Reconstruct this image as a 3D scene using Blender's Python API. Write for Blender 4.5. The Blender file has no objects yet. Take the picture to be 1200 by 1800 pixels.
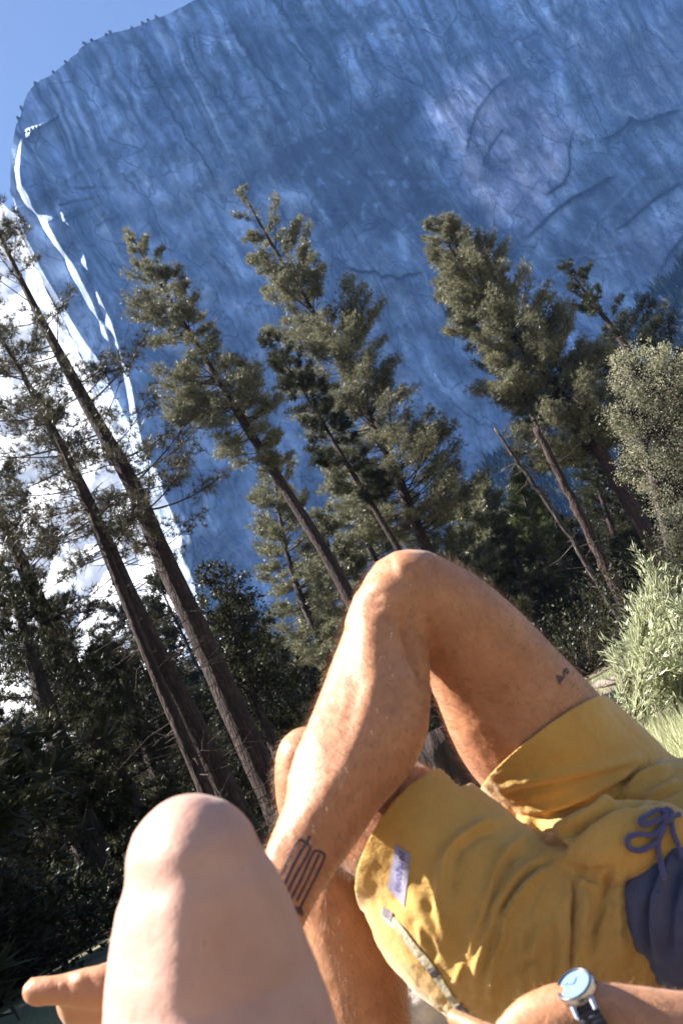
import bpy, bmesh, math, random
import numpy as np
from mathutils import Vector, Matrix
from mathutils.bvhtree import BVHTree

random.seed(7); RNG = np.random.default_rng(7)
SC = bpy.context.scene; COL = SC.collection

# ------------------------------------------------------------------ camera
F = 1705.0                      # focal length in units of an 1800-unit-high picture
CAMH = 0.43
PITCH, ROLL = math.radians(14.0), math.radians(28.0)
R0 = np.array([1., 0, 0]); U0 = np.array([0, -math.sin(PITCH), math.cos(PITCH)])
FW = np.array([0, math.cos(PITCH), math.sin(PITCH)])
CX = math.cos(ROLL)*R0 - math.sin(ROLL)*U0
CY = math.sin(ROLL)*R0 + math.cos(ROLL)*U0
CP = np.array([0, 0, CAMH])
cam_d = bpy.data.cameras.new('camera'); cam = bpy.data.objects.new('camera', cam_d); COL.objects.link(cam)
M4 = Matrix(((CX[0], CY[0], -FW[0], CP[0]), (CX[1], CY[1], -FW[1], CP[1]), (CX[2], CY[2], -FW[2], CP[2]), (0, 0, 0, 1)))
cam.matrix_world = M4
cam_d.sensor_fit = 'VERTICAL'; cam_d.sensor_height = 36.0; cam_d.lens = 36.0*F/1800.0
cam_d.clip_start = 0.02; cam_d.clip_end = 12000
cam_d.dof.use_dof = True; cam_d.dof.focus_distance = 3.2; cam_d.dof.aperture_fstop = 10.0
SC.camera = cam

# ------------------------------------------------------------------ world, sun, exposure
SUN = -0.90*CX + 0.40*CY + 0.27*FW; SUN /= np.linalg.norm(SUN)
w = bpy.data.worlds.new('World'); SC.world = w; w.use_nodes = True
nt = w.node_tree; nt.nodes.clear()
sky = nt.nodes.new('ShaderNodeTexSky'); sky.sky_type = 'NISHITA'; sky.sun_disc = False
sky.sun_elevation = math.asin(SUN[2]); sky.sun_rotation = math.atan2(SUN[0], SUN[1]) % (2*math.pi)
sky.altitude = 1200; sky.air_density = 0.9; sky.dust_density = 4.0; sky.ozone_density = 3.0
bg = nt.nodes.new('ShaderNodeBackground'); bg.inputs[1].default_value = 0.05
out = nt.nodes.new('ShaderNodeOutputWorld')
nt.links.new(sky.outputs[0], bg.inputs[0]); nt.links.new(bg.outputs[0], out.inputs[0])
sl = bpy.data.lights.new('sun', 'SUN'); sl.energy = 5.0; sl.angle = math.radians(0.5); sl.color = (1.0, 0.95, 0.89)
so = bpy.data.objects.new('sun', sl); COL.objects.link(so)
so.rotation_euler = Vector(SUN).to_track_quat('Z', 'Y').to_euler(); so.location = Vector(SUN*50)
SC.view_settings.view_transform = 'Standard'; SC.view_settings.look = 'None'
SC.view_settings.exposure = 2.05; SC.view_settings.gamma = 1.0; SC.view_settings.use_curve_mapping = False
SC.cycles.use_denoising = True
SC.cycles.max_bounces = 6; SC.cycles.transparent_max_bounces = 6
SC.cycles.volume_bounces = 0

# ------------------------------------------------------------------ helpers
def unit(a): a = np.asarray(a, float); return a/np.maximum(np.linalg.norm(a, axis=-1, keepdims=True), 1e-9)
def ray(u, v):
    u = np.asarray(u, float); v = np.asarray(v, float)
    return ((u-600)/F)[..., None]*CX + ((900-v)/F)[..., None]*CY + FW
def at(u, v, d): return CP + ray(u, v)*np.asarray(d, float)[..., None]       # d along the view axis
def aty(u, v, D):                                                             # at world distance y = D
    r = ray(u, v); return CP + r*(np.asarray(D, float)/r[..., 1])[..., None]
def px(p):
    q = np.asarray(p) - CP; z = q@FW
    return 600 + F*(q@CX)/z, 900 - F*(q@CY)/z
def tag(o, label=None, cat=None, group=None, kind=None):
    if label: o['label'] = label
    if cat: o['category'] = cat
    if group: o['group'] = group
    if kind: o['kind'] = kind
    return o
def thing(name, label, cat, loc=(0, 0, 0), group=None):
    o = bpy.data.objects.new(name, None); COL.objects.link(o); o.location = Vector(loc)
    o.empty_display_size = 0.2
    return tag(o, label, cat, group)
def link(name, me, mat, parent=None, smooth=True):
    if mat is not None: me.materials.append(mat)
    if smooth: me.polygons.foreach_set('use_smooth', np.ones(len(me.polygons), bool))
    o = bpy.data.objects.new(name, me); COL.objects.link(o)
    if parent is not None:
        o.parent = parent
        if parent.parent is None: o.matrix_parent_inverse = Matrix.Translation(-Vector(parent.location))
    return o
def mesh_np(name, V, T, k=3):
    me = bpy.data.meshes.new(name); n = len(T)
    me.vertices.add(len(V)); me.vertices.foreach_set('co', np.ascontiguousarray(V, dtype=np.float32).ravel())
    me.loops.add(n*k); me.loops.foreach_set('vertex_index', np.ascontiguousarray(T, dtype=np.int32).ravel())
    me.polygons.add(n); me.polygons.foreach_set('loop_start', np.arange(0, n*k, k, dtype=np.int32))
    me.polygons.foreach_set('loop_total', np.full(n, k, dtype=np.int32))
    me.update(calc_edges=True)
    return me
class Batch:
    def __init__(s): s.V = []; s.T = []; s.n = 0
    def add(s, V, T):
        s.V.append(np.asarray(V, float).reshape(-1, 3)); s.T.append(np.asarray(T).reshape(-1, 3)+s.n); s.n += len(s.V[-1])
    def sticks(s, A, B, ra, rb, k=3):
        A = np.atleast_2d(A); B = np.atleast_2d(B); N = len(A)
        ra = np.broadcast_to(ra, N); rb = np.broadcast_to(rb, N)
        d = unit(B-A); h = np.where(np.abs(d[:, 2:3]) > .9, np.array([[1., 0, 0]]), np.array([[0, 0, 1.]]))
        a = unit(np.cross(d, h)); b = np.cross(d, a)
        th = np.arange(k)*2*math.pi/k
        ring = a[:, None, :]*np.cos(th)[None, :, None] + b[:, None, :]*np.sin(th)[None, :, None]
        V = np.concatenate([A[:, None]+ring*ra[:, None, None], B[:, None]+ring*rb[:, None, None]], 1)
        i = np.arange(k); j = (i+1) % k
        t = np.concatenate([np.stack([i, j, j+k], 1), np.stack([i, j+k, i+k], 1)])
        T = (t[None]+(np.arange(N)*2*k)[:, None, None])
        s.add(V, T)
    def tube(s, P, R, k=8, cap=True, rough=0.0):
        P = np.asarray(P, float); R = np.asarray(R, float); n = len(P)
        t = unit(np.gradient(P, axis=0)); h = np.array([0.3, 1, 0.1]) if abs(t[0][2]) > .7 else np.array([0, 0, 1.])
        V = []
        a = unit(np.cross(t[0], h))
        for i in range(n):
            a = unit(a - t[i]*np.dot(a, t[i])); b = np.cross(t[i], a)
            th = np.arange(k)*2*math.pi/k
            rr = R[i]*(1+rough*(RNG.random(k)-.5))
            V.append(P[i]+(a*np.cos(th)[:, None]+b*np.sin(th)[:, None])*rr[:, None])
        V = np.concatenate(V); T = []
        i = np.arange(k); j = (i+1) % k
        for r in range(n-1):
            o = r*k; T += [np.stack([o+i, o+j, o+j+k], 1), np.stack([o+i, o+j+k, o+i+k], 1)]
        if cap:
            V = np.concatenate([V, P[:1], P[-1:]]); c0 = n*k; c1 = c0+1
            T += [np.stack([j, i, np.full(k, c0)], 1), np.stack([(n-1)*k+i, (n-1)*k+j, np.full(k, c1)], 1)]
        s.add(V, np.concatenate(T))
    def blades(s, C, Dm, nb, ln, wd, spread, gen=RNG):
        N = len(C)
        if N == 0: return
        C = np.repeat(C, nb, 0); Dm = np.repeat(Dm, nb, 0); M = len(C)
        d = unit(Dm + gen.normal(size=(M, 3))*spread)
        sd = unit(np.cross(d, gen.normal(size=(M, 3))))*(wd*.5)
        L = ln*(.65+.6*gen.random(M))[:, None]
        V = np.stack([C+d*L*.12-sd, C+d*L*.12+sd, C+d*L], 1)
        s.add(V, np.arange(M*3).reshape(-1, 3))
    def leaves(s, C, Dm, ln, wd, spread, gen=RNG):
        M = len(C)
        d = unit(Dm + gen.normal(size=(M, 3))*spread)
        sd = unit(np.cross(d, gen.normal(size=(M, 3))))*(wd*.5)
        L = ln*(.6+.7*gen.random(M))[:, None]
        V = np.stack([C, C+d*L*.45+sd, C+d*L, C+d*L*.45-sd], 1)
        b = (np.arange(M)*4)[:, None]
        s.add(V, np.concatenate([b+np.array([[0, 1, 2]]), b+np.array([[0, 2, 3]])], 0))
    def build(s, name, mat, parent=None, smooth=False):
        me = mesh_np(name, np.concatenate(s.V), np.concatenate(s.T))
        return link(name, me, mat, parent, smooth)

def _hash(i, j, k, seed):
    h = (i*374761393 + j*668265263 + k*2147483647 + seed*974711) & 0xffffffff
    h = ((h ^ (h >> 13))*1274126177) & 0xffffffff
    return ((h ^ (h >> 16)) & 0xffffff)/float(0xffffff)
def vnoise(p, seed=0):
    p = np.asarray(p, float); f = np.floor(p); r = p-f; r = r*r*(3-2*r); f = f.astype(np.int64)
    o = 0
    for dx in (0, 1):
        for dy in (0, 1):
            for dz in (0, 1):
                wgt = (r[..., 0] if dx else 1-r[..., 0])*(r[..., 1] if dy else 1-r[..., 1])*(r[..., 2] if dz else 1-r[..., 2])
                o = o + wgt*_hash(f[..., 0]+dx, f[..., 1]+dy, f[..., 2]+dz, seed)
    return o
def fbm(p, octv=4, seed=0):
    p = np.asarray(p, float); o = 0; a = .5; s = 0
    for i in range(octv):
        o = o+a*vnoise(p*(2**i)+17.3*i, seed+i); s += a; a *= .5
    return o/s

# ------------------------------------------------------------------ materials
def new_mat(name):
    m = bpy.data.materials.new(name); m.use_nodes = True; n = m.node_tree.nodes; n.clear()
    o = n.new('ShaderNodeOutputMaterial'); return m, m.node_tree, o
def ramp(nt, fac, stops):
    r = nt.nodes.new('ShaderNodeValToRGB'); e = r.color_ramp.elements
    e[0].position, e[0].color = stops[0][0], (*stops[0][1], 1); e[1].position, e[1].color = stops[-1][0], (*stops[-1][1], 1)
    for p, c in stops[1:-1]:
        x = e.new(p); x.color = (*c, 1)
    nt.links.new(fac, r.inputs[0]); return r.outputs[0]
def noise(nt, scale, detail=5, rough=.6, vec=None, dist=0.0):
    t = nt.nodes.new('ShaderNodeTexNoise'); t.inputs['Scale'].default_value = scale; t.inputs['Detail'].default_value = detail
    t.inputs['Roughness'].default_value = rough; t.inputs['Distortion'].default_value = dist
    if vec is not None: nt.links.new(vec, t.inputs['Vector'])
    return t.outputs[0]
def mapping(nt, scale=(1, 1, 1), rot=(0, 0, 0)):
    g = nt.nodes.new('ShaderNodeNewGeometry'); m = nt.nodes.new('ShaderNodeMapping')
    m.inputs['Scale'].default_value = scale; m.inputs['Rotation'].default_value = rot
    nt.links.new(g.outputs['Position'], m.inputs['Vector']); return m.outputs[0]
def mixc(nt, fac, a, b, mode='MIX'):
    m = nt.nodes.new('ShaderNodeMix'); m.data_type = 'RGBA'; m.blend_type = mode
    for sock, val in ((m.inputs[0], fac), (m.inputs[6], a), (m.inputs[7], b)):
        if isinstance(val, (int, float)): sock.default_value = val
        elif isinstance(val, tuple): sock.default_value = (*val, 1)
        else: nt.links.new(val, sock)
    return m.outputs[2]
def bump(nt, h, strength=.3, dist=.01, prev=None):
    b = nt.nodes.new('ShaderNodeBump'); b.inputs['Strength'].default_value = strength; b.inputs['Distance'].default_value = dist
    nt.links.new(h, b.inputs['Height'])
    if prev is not None: nt.links.new(prev, b.inputs['Normal'])
    return b.outputs[0]
def pbr(nt, out, color, rough=.6, nrm=None, **kw):
    p = nt.nodes.new('ShaderNodeBsdfPrincipled')
    if isinstance(color, tuple): p.inputs['Base Color'].default_value = (*color, 1)
    else: nt.links.new(color, p.inputs['Base Color'])
    p.inputs['Roughness'].default_value = rough
    if nrm is not None: nt.links.new(nrm, p.inputs['Normal'])
    for k, v in kw.items(): p.inputs[k.replace('_', ' ')].default_value = v
    nt.links.new(p.outputs[0], out.inputs[0]); return p
def simple(name, stops, scale, rough=.7, bs=.3, bd=.01, detail=6, vecscale=(1, 1, 1), bscale=None, **kw):
    m, nt, o = new_mat(name); v = mapping(nt, vecscale)
    f = noise(nt, scale, detail, .6, v); c = ramp(nt, f, stops)
    g = noise(nt, bscale or scale*2, detail, .65, v)
    pbr(nt, o, c, rough, bump(nt, g, bs, bd), **kw); return m
def foliage_mat(name, dark, light, trans=.35, spec=.5):
    m, nt, o = new_mat(name)
    g = nt.nodes.new('ShaderNodeNewGeometry')
    c = ramp(nt, g.outputs['Random Per Island'], [(0, dark), (1, light)])
    n = noise(nt, .55, 2, .5, g.outputs['Position'])
    c2 = mixc(nt, .55, c, ramp(nt, n, [(.35, (.45, .45, .45)), (.65, (1.35, 1.3, 1.2))]), 'MULTIPLY')
    d = nt.nodes.new('ShaderNodeBsdfPrincipled'); d.inputs['Roughness'].default_value = .42
    d.inputs['Specular IOR Level'].default_value = spec
    t = nt.nodes.new('ShaderNodeBsdfTranslucent'); mx = nt.nodes.new('ShaderNodeMixShader'); mx.inputs[0].default_value = trans
    nt.links.new(c2, d.inputs['Base Color'])
    nt.links.new(c2, t.inputs['Color'])
    nt.links.new(d.outputs[0], mx.inputs[1]); nt.links.new(t.outputs[0], mx.inputs[2]); nt.links.new(mx.outputs[0], o.inputs[0])
    return m
M = {}
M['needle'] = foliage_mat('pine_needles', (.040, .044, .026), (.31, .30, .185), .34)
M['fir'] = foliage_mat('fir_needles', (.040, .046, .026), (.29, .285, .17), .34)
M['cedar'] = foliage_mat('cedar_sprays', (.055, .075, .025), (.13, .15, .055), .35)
M['shade'] = foliage_mat('shade_darkened_needles', (.032, .032, .020), (.11, .10, .062), .3, .3)  # pine needles darkened to paint in backlit shade
M['oak'] = foliage_mat('oak_and_shaded_leaves', (.020, .023, .012), (.062, .064, .032), .3, .2)  # oak leaves and shaded conifers: forest shade put into the dark colour
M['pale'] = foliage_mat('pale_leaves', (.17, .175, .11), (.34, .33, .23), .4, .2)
M['willow'] = foliage_mat('willow_leaves', (.30, .33, .18), (.56, .58, .38), .4)
M['grass'] = foliage_mat('dry_grass', (.34, .37, .18), (.62, .61, .40), .3)
def bark_mat(name, a, b, c):
    m, nt, o = new_mat(name); v = mapping(nt, (1, 1, .22))
    f = noise(nt, 9, 6, .65, v, .4); col = ramp(nt, f, [(.3, a), (.52, b), (.75, c)])
    h = noise(nt, 14, 6, .7, v, .6)
    vv = mapping(nt, (1, 1, .3)); vo = nt.nodes.new('ShaderNodeTexVoronoi'); vo.feature = 'DISTANCE_TO_EDGE'; vo.inputs['Scale'].default_value = 13; nt.links.new(vv, vo.inputs['Vector'])
    pl = ramp(nt, vo.outputs['Distance'], [(0, (.3, .26, .25)), (.16, (1.1, 1.1, 1.1))])
    pbr(nt, o, mixc(nt, .8, col, pl, 'MULTIPLY'), .9, bump(nt, h, .9, .05, bump(nt, vo.outputs['Distance'], 1.0, .06))); return m
M['bark'] = bark_mat('pine_bark', (.014, .007, .006), (.042, .020, .015), (.10, .055, .042))
M['bark_grey'] = bark_mat('grey_bark', (.02, .014, .012), (.055, .038, .032), (.14, .11, .09))
M['deadwood'] = bark_mat('weathered_wood', (.12, .09, .07), (.26, .21, .17), (.45, .40, .34))

# ------------------------------------------------------------------ ground
def ground_z(x, y):
    p = np.stack([x*.35, y*.35, x*0], -1)
    near = np.clip(np.hypot(x, y-1)/3.0, 0, 1)
    return (fbm(p, 4, 3)-.5)*.16*near + (fbm(p*.15, 3, 9)-.5)*1.2*np.clip((np.hypot(x, y)-12)/40, 0, 1)
def make_ground():
    a = np.concatenate([-np.geomspace(400, .05, 120), [0], np.geomspace(.05, 400, 120)])
    X, Y = np.meshgrid(a, a+1.0)
    Z = ground_z(X, Y); V = np.stack([X, Y, Z], -1).reshape(-1, 3); n = len(a)
    i = (np.arange(n-1)[:, None]*n+np.arange(n-1)[None]).ravel()
    me = mesh_np('ground', V, np.stack([i, i+1, i+n+1, i+n], 1), 4)
    m, nt, o = new_mat('ground_dirt'); v = mapping(nt)
    f = noise(nt, 1.1, 8, .65, v); g = noise(nt, 38, 6, .7, v); k = noise(nt, .45, 3, .5, v)
    dirt = ramp(nt, g, [(.28, (.05, .038, .026)), (.5, (.18, .13, .085)), (.72, (.40, .33, .24))])
    green = ramp(nt, g, [(.3, (.06, .07, .025)), (.6, (.20, .20, .09)), (.8, (.34, .31, .17))])
    pbr(nt, o, mixc(nt, ramp(nt, k, [(.42, (0, 0, 0)), (.58, (1, 1, 1))]), dirt, green), .95, bump(nt, g, .8, .03, bump(nt, f, .4, .1)))
    tag(link('ground', me, m), 'sandy forest floor with patches of grass', None, kind='structure')
make_ground()

# ------------------------------------------------------------------ cliff
def polydist(U, V, pts):
    """distance to a polyline (px), arclength fraction and signed side"""
    best = np.full(U.shape, 1e9); tt = np.zeros(U.shape); sg = np.zeros(U.shape)
    pts = np.asarray(pts, float); L = np.r_[0, np.cumsum(np.hypot(*np.diff(pts, axis=0).T))]
    for i in range(len(pts)-1):
        a, b = pts[i], pts[i+1]; ab = b-a; l2 = ab@ab
        t = np.clip(((U-a[0])*ab[0]+(V-a[1])*ab[1])/l2, 0, 1)
        dx = U-a[0]-t*ab[0]; dy = V-a[1]-t*ab[1]; d = np.hypot(dx, dy); m = d < best
        best = np.where(m, d, best); tt = np.where(m, (L[i]+t*math.sqrt(l2))/L[-1], tt)
        sg = np.where(m, np.sign(ab[0]*dy-ab[1]*dx), sg)
    return best, tt, sg
def inpoly(U, V, pts):
    r = np.zeros(U.shape, bool); n = len(pts)
    for i in range(n):
        x1, y1 = pts[i]; x2, y2 = pts[(i+1) % n]
        c = ((y1 > V) != (y2 > V)) & (U < (x2-x1)*(V-y1)/((y2-y1)+1e-9)+x1); r ^= c
    return r
def softpoly(U, V, pts, w):
    d, _, _ = polydist(U, V, list(pts)+[pts[0]]); s = np.where(inpoly(U, V, pts), d, -d)
    return 1/(1+np.exp(-np.clip(s/w, -30, 30)))
def make_cliff():
    bv = [-200, -80, 0, 30, 58, 75, 110, 150, 180, 215, 270, 340, 400, 470, 540, 620, 700, 790, 850, 930, 1000, 1180, 1400]
    bu = [800, 520, 352, 288, 202, 160, 110, 62, 45, 31, 20, 21, 34, 62, 100, 140, 180, 222, 245, 268, 288, 335, 400]
    nv, nu = 640, 560
    vs = np.linspace(-200, 1400, nv); s = np.linspace(0, 1, nu)**1.45
    uL = np.interp(vs, bv, bu)
    rag = (fbm(np.stack([vs/16, vs*0, vs*0], -1), 5, 5)-.5)*19
    uL = uL + rag*np.interp(vs, [0, 150, 200, 500], [2.2, 1.2, .5, .5])
    U = uL[:, None] + (1500-uL)[:, None]*s[None]; V = np.repeat(vs[:, None], nu, 1)
    W0 = U-np.interp(V, bv, bu)
    # across / along the fall line of the wall
    q = U*.88-V*.47; p = U*.47+V*.88
    wq = q+(fbm(np.stack([p/90, q/90, q*0], -1), 3, 11)-.5)*50
    big = fbm(np.stack([wq/150, p/420, q*0], -1), 4, 21)
    rib = fbm(np.stack([wq/26, p/330, q*0], -1), 4, 31)
    fine = fbm(np.stack([U/16, V/16, U*0], -1), 4, 41)
    mid = fbm(np.stack([U/60, V/60, U*0], -1), 4, 51)
    Y = (big-.5)*90 + (rib-.5)*26 + (mid-.5)*34 + (fine-.5)*6
    Y *= .04+.96*np.clip(W0/np.where(V < 330, 190, 110), 0, 1)**1.3
    # overhang arcs and cracks: a step in the wall
    arcs = [([(925, 418), (950, 395), (978, 368), (1010, 345), (1050, 325), (1088, 303)], 15, 1),
            ([(1055, 250), (1080, 236), (1100, 222), (1105, 208), (1135, 212), (1200, 192)], 14, 1),
            ([(958, 342), (990, 322), (1003, 296), (1000, 262), (1008, 225)], 9, 1),
            ([(820, 275), (828, 230), (842, 190), (868, 155), (905, 128)], 8, -1),
            ([(848, 290), (862, 258), (888, 220)], 6, -1),
            ([(1160, 478), (1180, 440), (1215, 400)], 15, 1),
            ([(1075, 410), (1110, 385), (1150, 350), (1200, 320)], 6, 1),
            ([(600, 470), (660, 480), (700, 488), (750, 475)], 6, 1),
            ([(320, 60), (345, 110), (400, 190)], 5, -1),
            ([(245, 90), (275, 150), (320, 230), (390, 330)], 6, -1),
            ([(400, 40), (470, 140), (520, 170)], 7, -1), ([(500, 60), (560, 140), (600, 180)], 8, -1)]
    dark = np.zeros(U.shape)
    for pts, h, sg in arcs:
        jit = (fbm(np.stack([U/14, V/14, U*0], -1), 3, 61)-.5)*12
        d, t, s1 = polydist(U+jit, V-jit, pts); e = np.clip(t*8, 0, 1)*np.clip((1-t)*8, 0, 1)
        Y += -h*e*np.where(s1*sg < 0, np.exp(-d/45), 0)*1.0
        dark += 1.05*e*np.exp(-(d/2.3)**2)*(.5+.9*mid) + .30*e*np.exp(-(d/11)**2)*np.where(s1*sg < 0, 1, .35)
    # sun catching ribs at the left prow: faces that turn to the left
    streaks = [([(38, 232), (34, 262), (30, 300), (34, 330), (52, 362), (78, 396), (98, 428), (118, 458), (150, 520), (175, 570), (195, 620)], 4.2, 7),
               ([(45, 226), (50, 238), (54, 242)], 4.0, 7),
               ([(54, 262), (68, 302), (84, 340), (100, 370), (122, 402), (146, 458), (170, 520), (196, 580), (226, 680), (240, 760), (262, 850), (285, 930)], 3.6, 7),
               ([(98, 345), (104, 372), (114, 392)], 3, 5)]
    lit = np.zeros(U.shape)
    for pts, wd, h in streaks:
        d, t, s1 = polydist(U, V, pts); sd = d*-s1
        wv = wd*(.45+1.2*vnoise(np.stack([t*14, t*0, t*0], -1), 8))
        e = np.clip(t*10, 0, 1)*np.clip((1-t)*10, 0, 1)
        prof = np.where(sd < -wv, 0, np.where(sd < wv, (sd+wv)/(2*wv), np.exp(-(sd-wv)/38.)))
        Y += -h*(wv/3.0)*e*prof*np.where(d < 200, 1, 0)*2.4
    # lower left edge turns fully towards the sun
    wb = np.interp(V, [330, 420, 560, 700, 850, 1000, 1200], [2, 7, 16, 30, 42, 52, 60])
    e2 = np.clip((V-330)/60, 0, 1)
    jag = (fbm(np.stack([U*0, V/70, q/30], -1), 3, 77)-.5)*.9
    xx = np.clip(W0/(wb*(1+jag)), 0, 1)
    Y += e2*(1-xx)*wb*1.5
    # rounding of the top edge
    base = 1000.0
    r = ray(U, V); k = base/(r[..., 1]-math.tan(math.radians(27))*r[..., 0])
    k = k*(1+Y/base)
    P = CP + r*k[..., None]
    back = P[:, :1]+np.array([[-60., 420, 30]])
    PP = np.concatenate([back, P], 1); n2 = nu+1
    i = (np.arange(nv-1)[:, None]*n2+np.arange(n2-1)[None]).ravel()
    me = mesh_np('cliff', PP.reshape(-1, 3), np.stack([i, i+n2, i+n2+1, i+1], 1), 4)
    # rock colour with haze and shade blue painted in: pale granite, dark diorite intrusions, rusty lichen, water streaks
    wu = U+(fbm(np.stack([U/45, V/45, U*0], -1), 4, 71)-.5)*70; wv_ = V+(fbm(np.stack([U/45, V/45, U*0+5], -1), 4, 72)-.5)*70
    dio = np.zeros(U.shape)
    for pts, a in [([(560, 215), (640, 190), (700, 150), (735, 210), (760, 300), (800, 340), (870, 385), (930, 420), (890, 450), (800, 420), (740, 440), (700, 400), (620, 420), (560, 350), (500, 320), (470, 280), (500, 230)], .75),
                   ([(400, 60), (560, 50), (600, 120), (600, 200), (520, 330), (440, 320), (400, 220), (380, 120)], .42),
                   ([(1010, 270), (1090, 300), (1200, 270), (1200, 330), (1100, 400), (960, 480), (900, 430), (980, 400), (1050, 350)], .5),
                   ([(860, 40), (930, 50), (960, 90), (900, 110)], .4),
                   ([(560, 360), (640, 400), (720, 470), (760, 470), (700, 500), (600, 470)], .25)]:
        dio = np.maximum(dio, a*softpoly(wu, wv_, pts, 7))
    spots = np.clip((fbm(np.stack([U/13, V/19, U*0], -1), 3, 81)-.66)*9, 0, 1)
    dio = dio*(1-.85*spots)
    lobe = softpoly(wu*.7+U*.3, wv_*.7+V*.3, [(800, 120), (880, 100), (950, 160), (1010, 230), (1000, 310), (940, 400), (870, 380), (810, 330), (790, 240), (740, 200)], 8)
    pink = .9*lobe + .7*softpoly(wu, wv_, [(1000, 60), (1200, 40), (1200, 200), (1120, 200), (1040, 130)], 14) + .5*softpoly(wu, wv_, [(1050, 420), (1150, 380), (1200, 400), (1150, 520), (1060, 500)], 10)
    streak = fbm(np.stack([wq/7, p/300, q*0], -1), 4, 91); st2 = fbm(np.stack([wq/20, p/200, q*0], -1), 3, 95)
    amt = np.interp(V+U*.25, [100, 260, 420], [1, .6, .25])
    pv = fbm(np.stack([U/34, V/34, U*0], -1), 5, 97)
    flake = np.clip((vnoise(np.stack([wu/17, wv_/24, U*0], -1), 99)-.5)*7, -1, 1)
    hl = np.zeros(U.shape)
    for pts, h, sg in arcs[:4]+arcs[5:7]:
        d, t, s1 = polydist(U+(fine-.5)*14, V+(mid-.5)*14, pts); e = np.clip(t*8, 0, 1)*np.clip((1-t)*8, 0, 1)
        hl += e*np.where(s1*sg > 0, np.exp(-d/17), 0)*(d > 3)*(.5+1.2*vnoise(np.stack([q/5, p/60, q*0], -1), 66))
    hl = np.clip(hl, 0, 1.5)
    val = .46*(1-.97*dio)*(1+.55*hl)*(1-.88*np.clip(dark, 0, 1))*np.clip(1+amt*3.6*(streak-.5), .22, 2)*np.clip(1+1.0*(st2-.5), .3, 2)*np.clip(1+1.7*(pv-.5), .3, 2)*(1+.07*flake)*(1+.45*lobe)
    veins = np.zeros(U.shape)
    for pts in [[(1008, 462), (1020, 440), (1045, 392), (1085, 352), (1112, 322)], [(925, 515), (950, 500), (985, 480)], [(1112, 322), (1095, 300)],
                [(960, 455), (1040, 448), (1110, 445)], [(640, 300), (655, 312)], [(590, 300), (600, 310)], [(560, 372), (612, 374)], [(740, 350), (770, 340), (790, 355)]]:
        d, t, s1 = polydist(U+(mid-.5)*10, V+(fine-.5)*10, pts); veins = np.maximum(veins, np.exp(-(d/2.4)**2))
    val = val*(1+.9*veins)
    col = np.stack([val*(.80+.34*pink), val*(.99+.05*pink), val*(1.30-.10*pink), np.ones(val.shape)], -1)  # blue cast of haze and shade mixed into the rock channels
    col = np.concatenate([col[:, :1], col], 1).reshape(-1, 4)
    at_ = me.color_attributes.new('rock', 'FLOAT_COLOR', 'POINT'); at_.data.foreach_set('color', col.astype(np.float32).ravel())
    m, nt, o = new_mat('haze_tinted_granite'); a = nt.nodes.new('ShaderNodeAttribute'); a.attribute_name = 'rock'
    v = mapping(nt, (1, 1, .4)); f = noise(nt, .16, 7, .7, v); g = noise(nt, .05, 8, .7, mapping(nt), .5)
    c = mixc(nt, .25, a.outputs['Color'], ramp(nt, f, [(.3, (.4, .4, .4)), (.7, (1.6, 1.6, 1.6))]), 'MULTIPLY')
    wv = nt.nodes.new('ShaderNodeMapping'); wv.inputs['Scale'].default_value = (1, 1, .45)
    wn = nt.nodes.new('ShaderNodeTexNoise'); wn.inputs['Scale'].default_value = .012; wn.inputs['Detail'].default_value = 5; gg = mapping(nt)
    ad = nt.nodes.new('ShaderNodeVectorMath'); ad.operation = 'MULTIPLY_ADD'; ad.inputs[1].default_value = (34, 34, 34)
    nt.links.new(gg, wn.inputs['Vector']); nt.links.new(wn.outputs['Color'], ad.inputs[0]); nt.links.new(gg, ad.inputs[2]); nt.links.new(ad.outputs[0], wv.inputs['Vector'])
    hb = None
    for sc, wd, dk in ((.009, .016, .35), (.028, .035, .45), (.07, .06, .6)):
        vo = nt.nodes.new('ShaderNodeTexVoronoi'); vo.feature = 'DISTANCE_TO_EDGE'; vo.inputs['Scale'].default_value = sc; nt.links.new(wv.outputs[0], vo.inputs['Vector'])
        vc = nt.nodes.new('ShaderNodeTexVoronoi'); vc.inputs['Scale'].default_value = sc; nt.links.new(wv.outputs[0], vc.inputs['Vector'])
        msk = noise(nt, sc*.6, 2, .5, gg)
        crack = ramp(nt, vo.outputs['Distance'], [(0, (dk, dk, dk)), (wd, (1, 1, 1))])
        c = mixc(nt, ramp(nt, msk, [(.42, (0, 0, 0)), (.56, (1, 1, 1))]), c, mixc(nt, 1.0, c, crack, 'MULTIPLY'))
        tone = ramp(nt, vc.outputs['Color'], [(.1, (.70, .72, .76)), (.9, (1.30, 1.27, 1.22))])
        c = mixc(nt, .6, c, tone, 'MULTIPLY')
    st = nt.nodes.new('ShaderNodeMapping'); st.inputs['Scale'].default_value = (1, 1, .055); nt.links.new(ad.outputs[0], st.inputs['Vector'])
    s1 = noise(nt, .045, 6, .55, st.outputs[0]); s2 = noise(nt, .021, 10, .62, wv.outputs[0], .6); s3 = noise(nt, .04, 6, .6, wv.outputs[0])
    zz = nt.nodes.new('ShaderNodeSeparateXYZ'); nt.links.new(gg, zz.inputs[0])
    hm = nt.nodes.new('ShaderNodeMapRange'); hm.inputs[1].default_value = 380; hm.inputs[2].default_value = 720; nt.links.new(zz.outputs[2], hm.inputs[0])
    c = mixc(nt, hm.outputs[0], c, mixc(nt, 1.0, c, ramp(nt, s1, [(.38, (.55, .58, .65)), (.47, (.96, .96, .96)), (.56, (1.0, 1.0, 1.0)), (.62, (1.35, 1.3, 1.22))]), 'MULTIPLY'))
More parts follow.
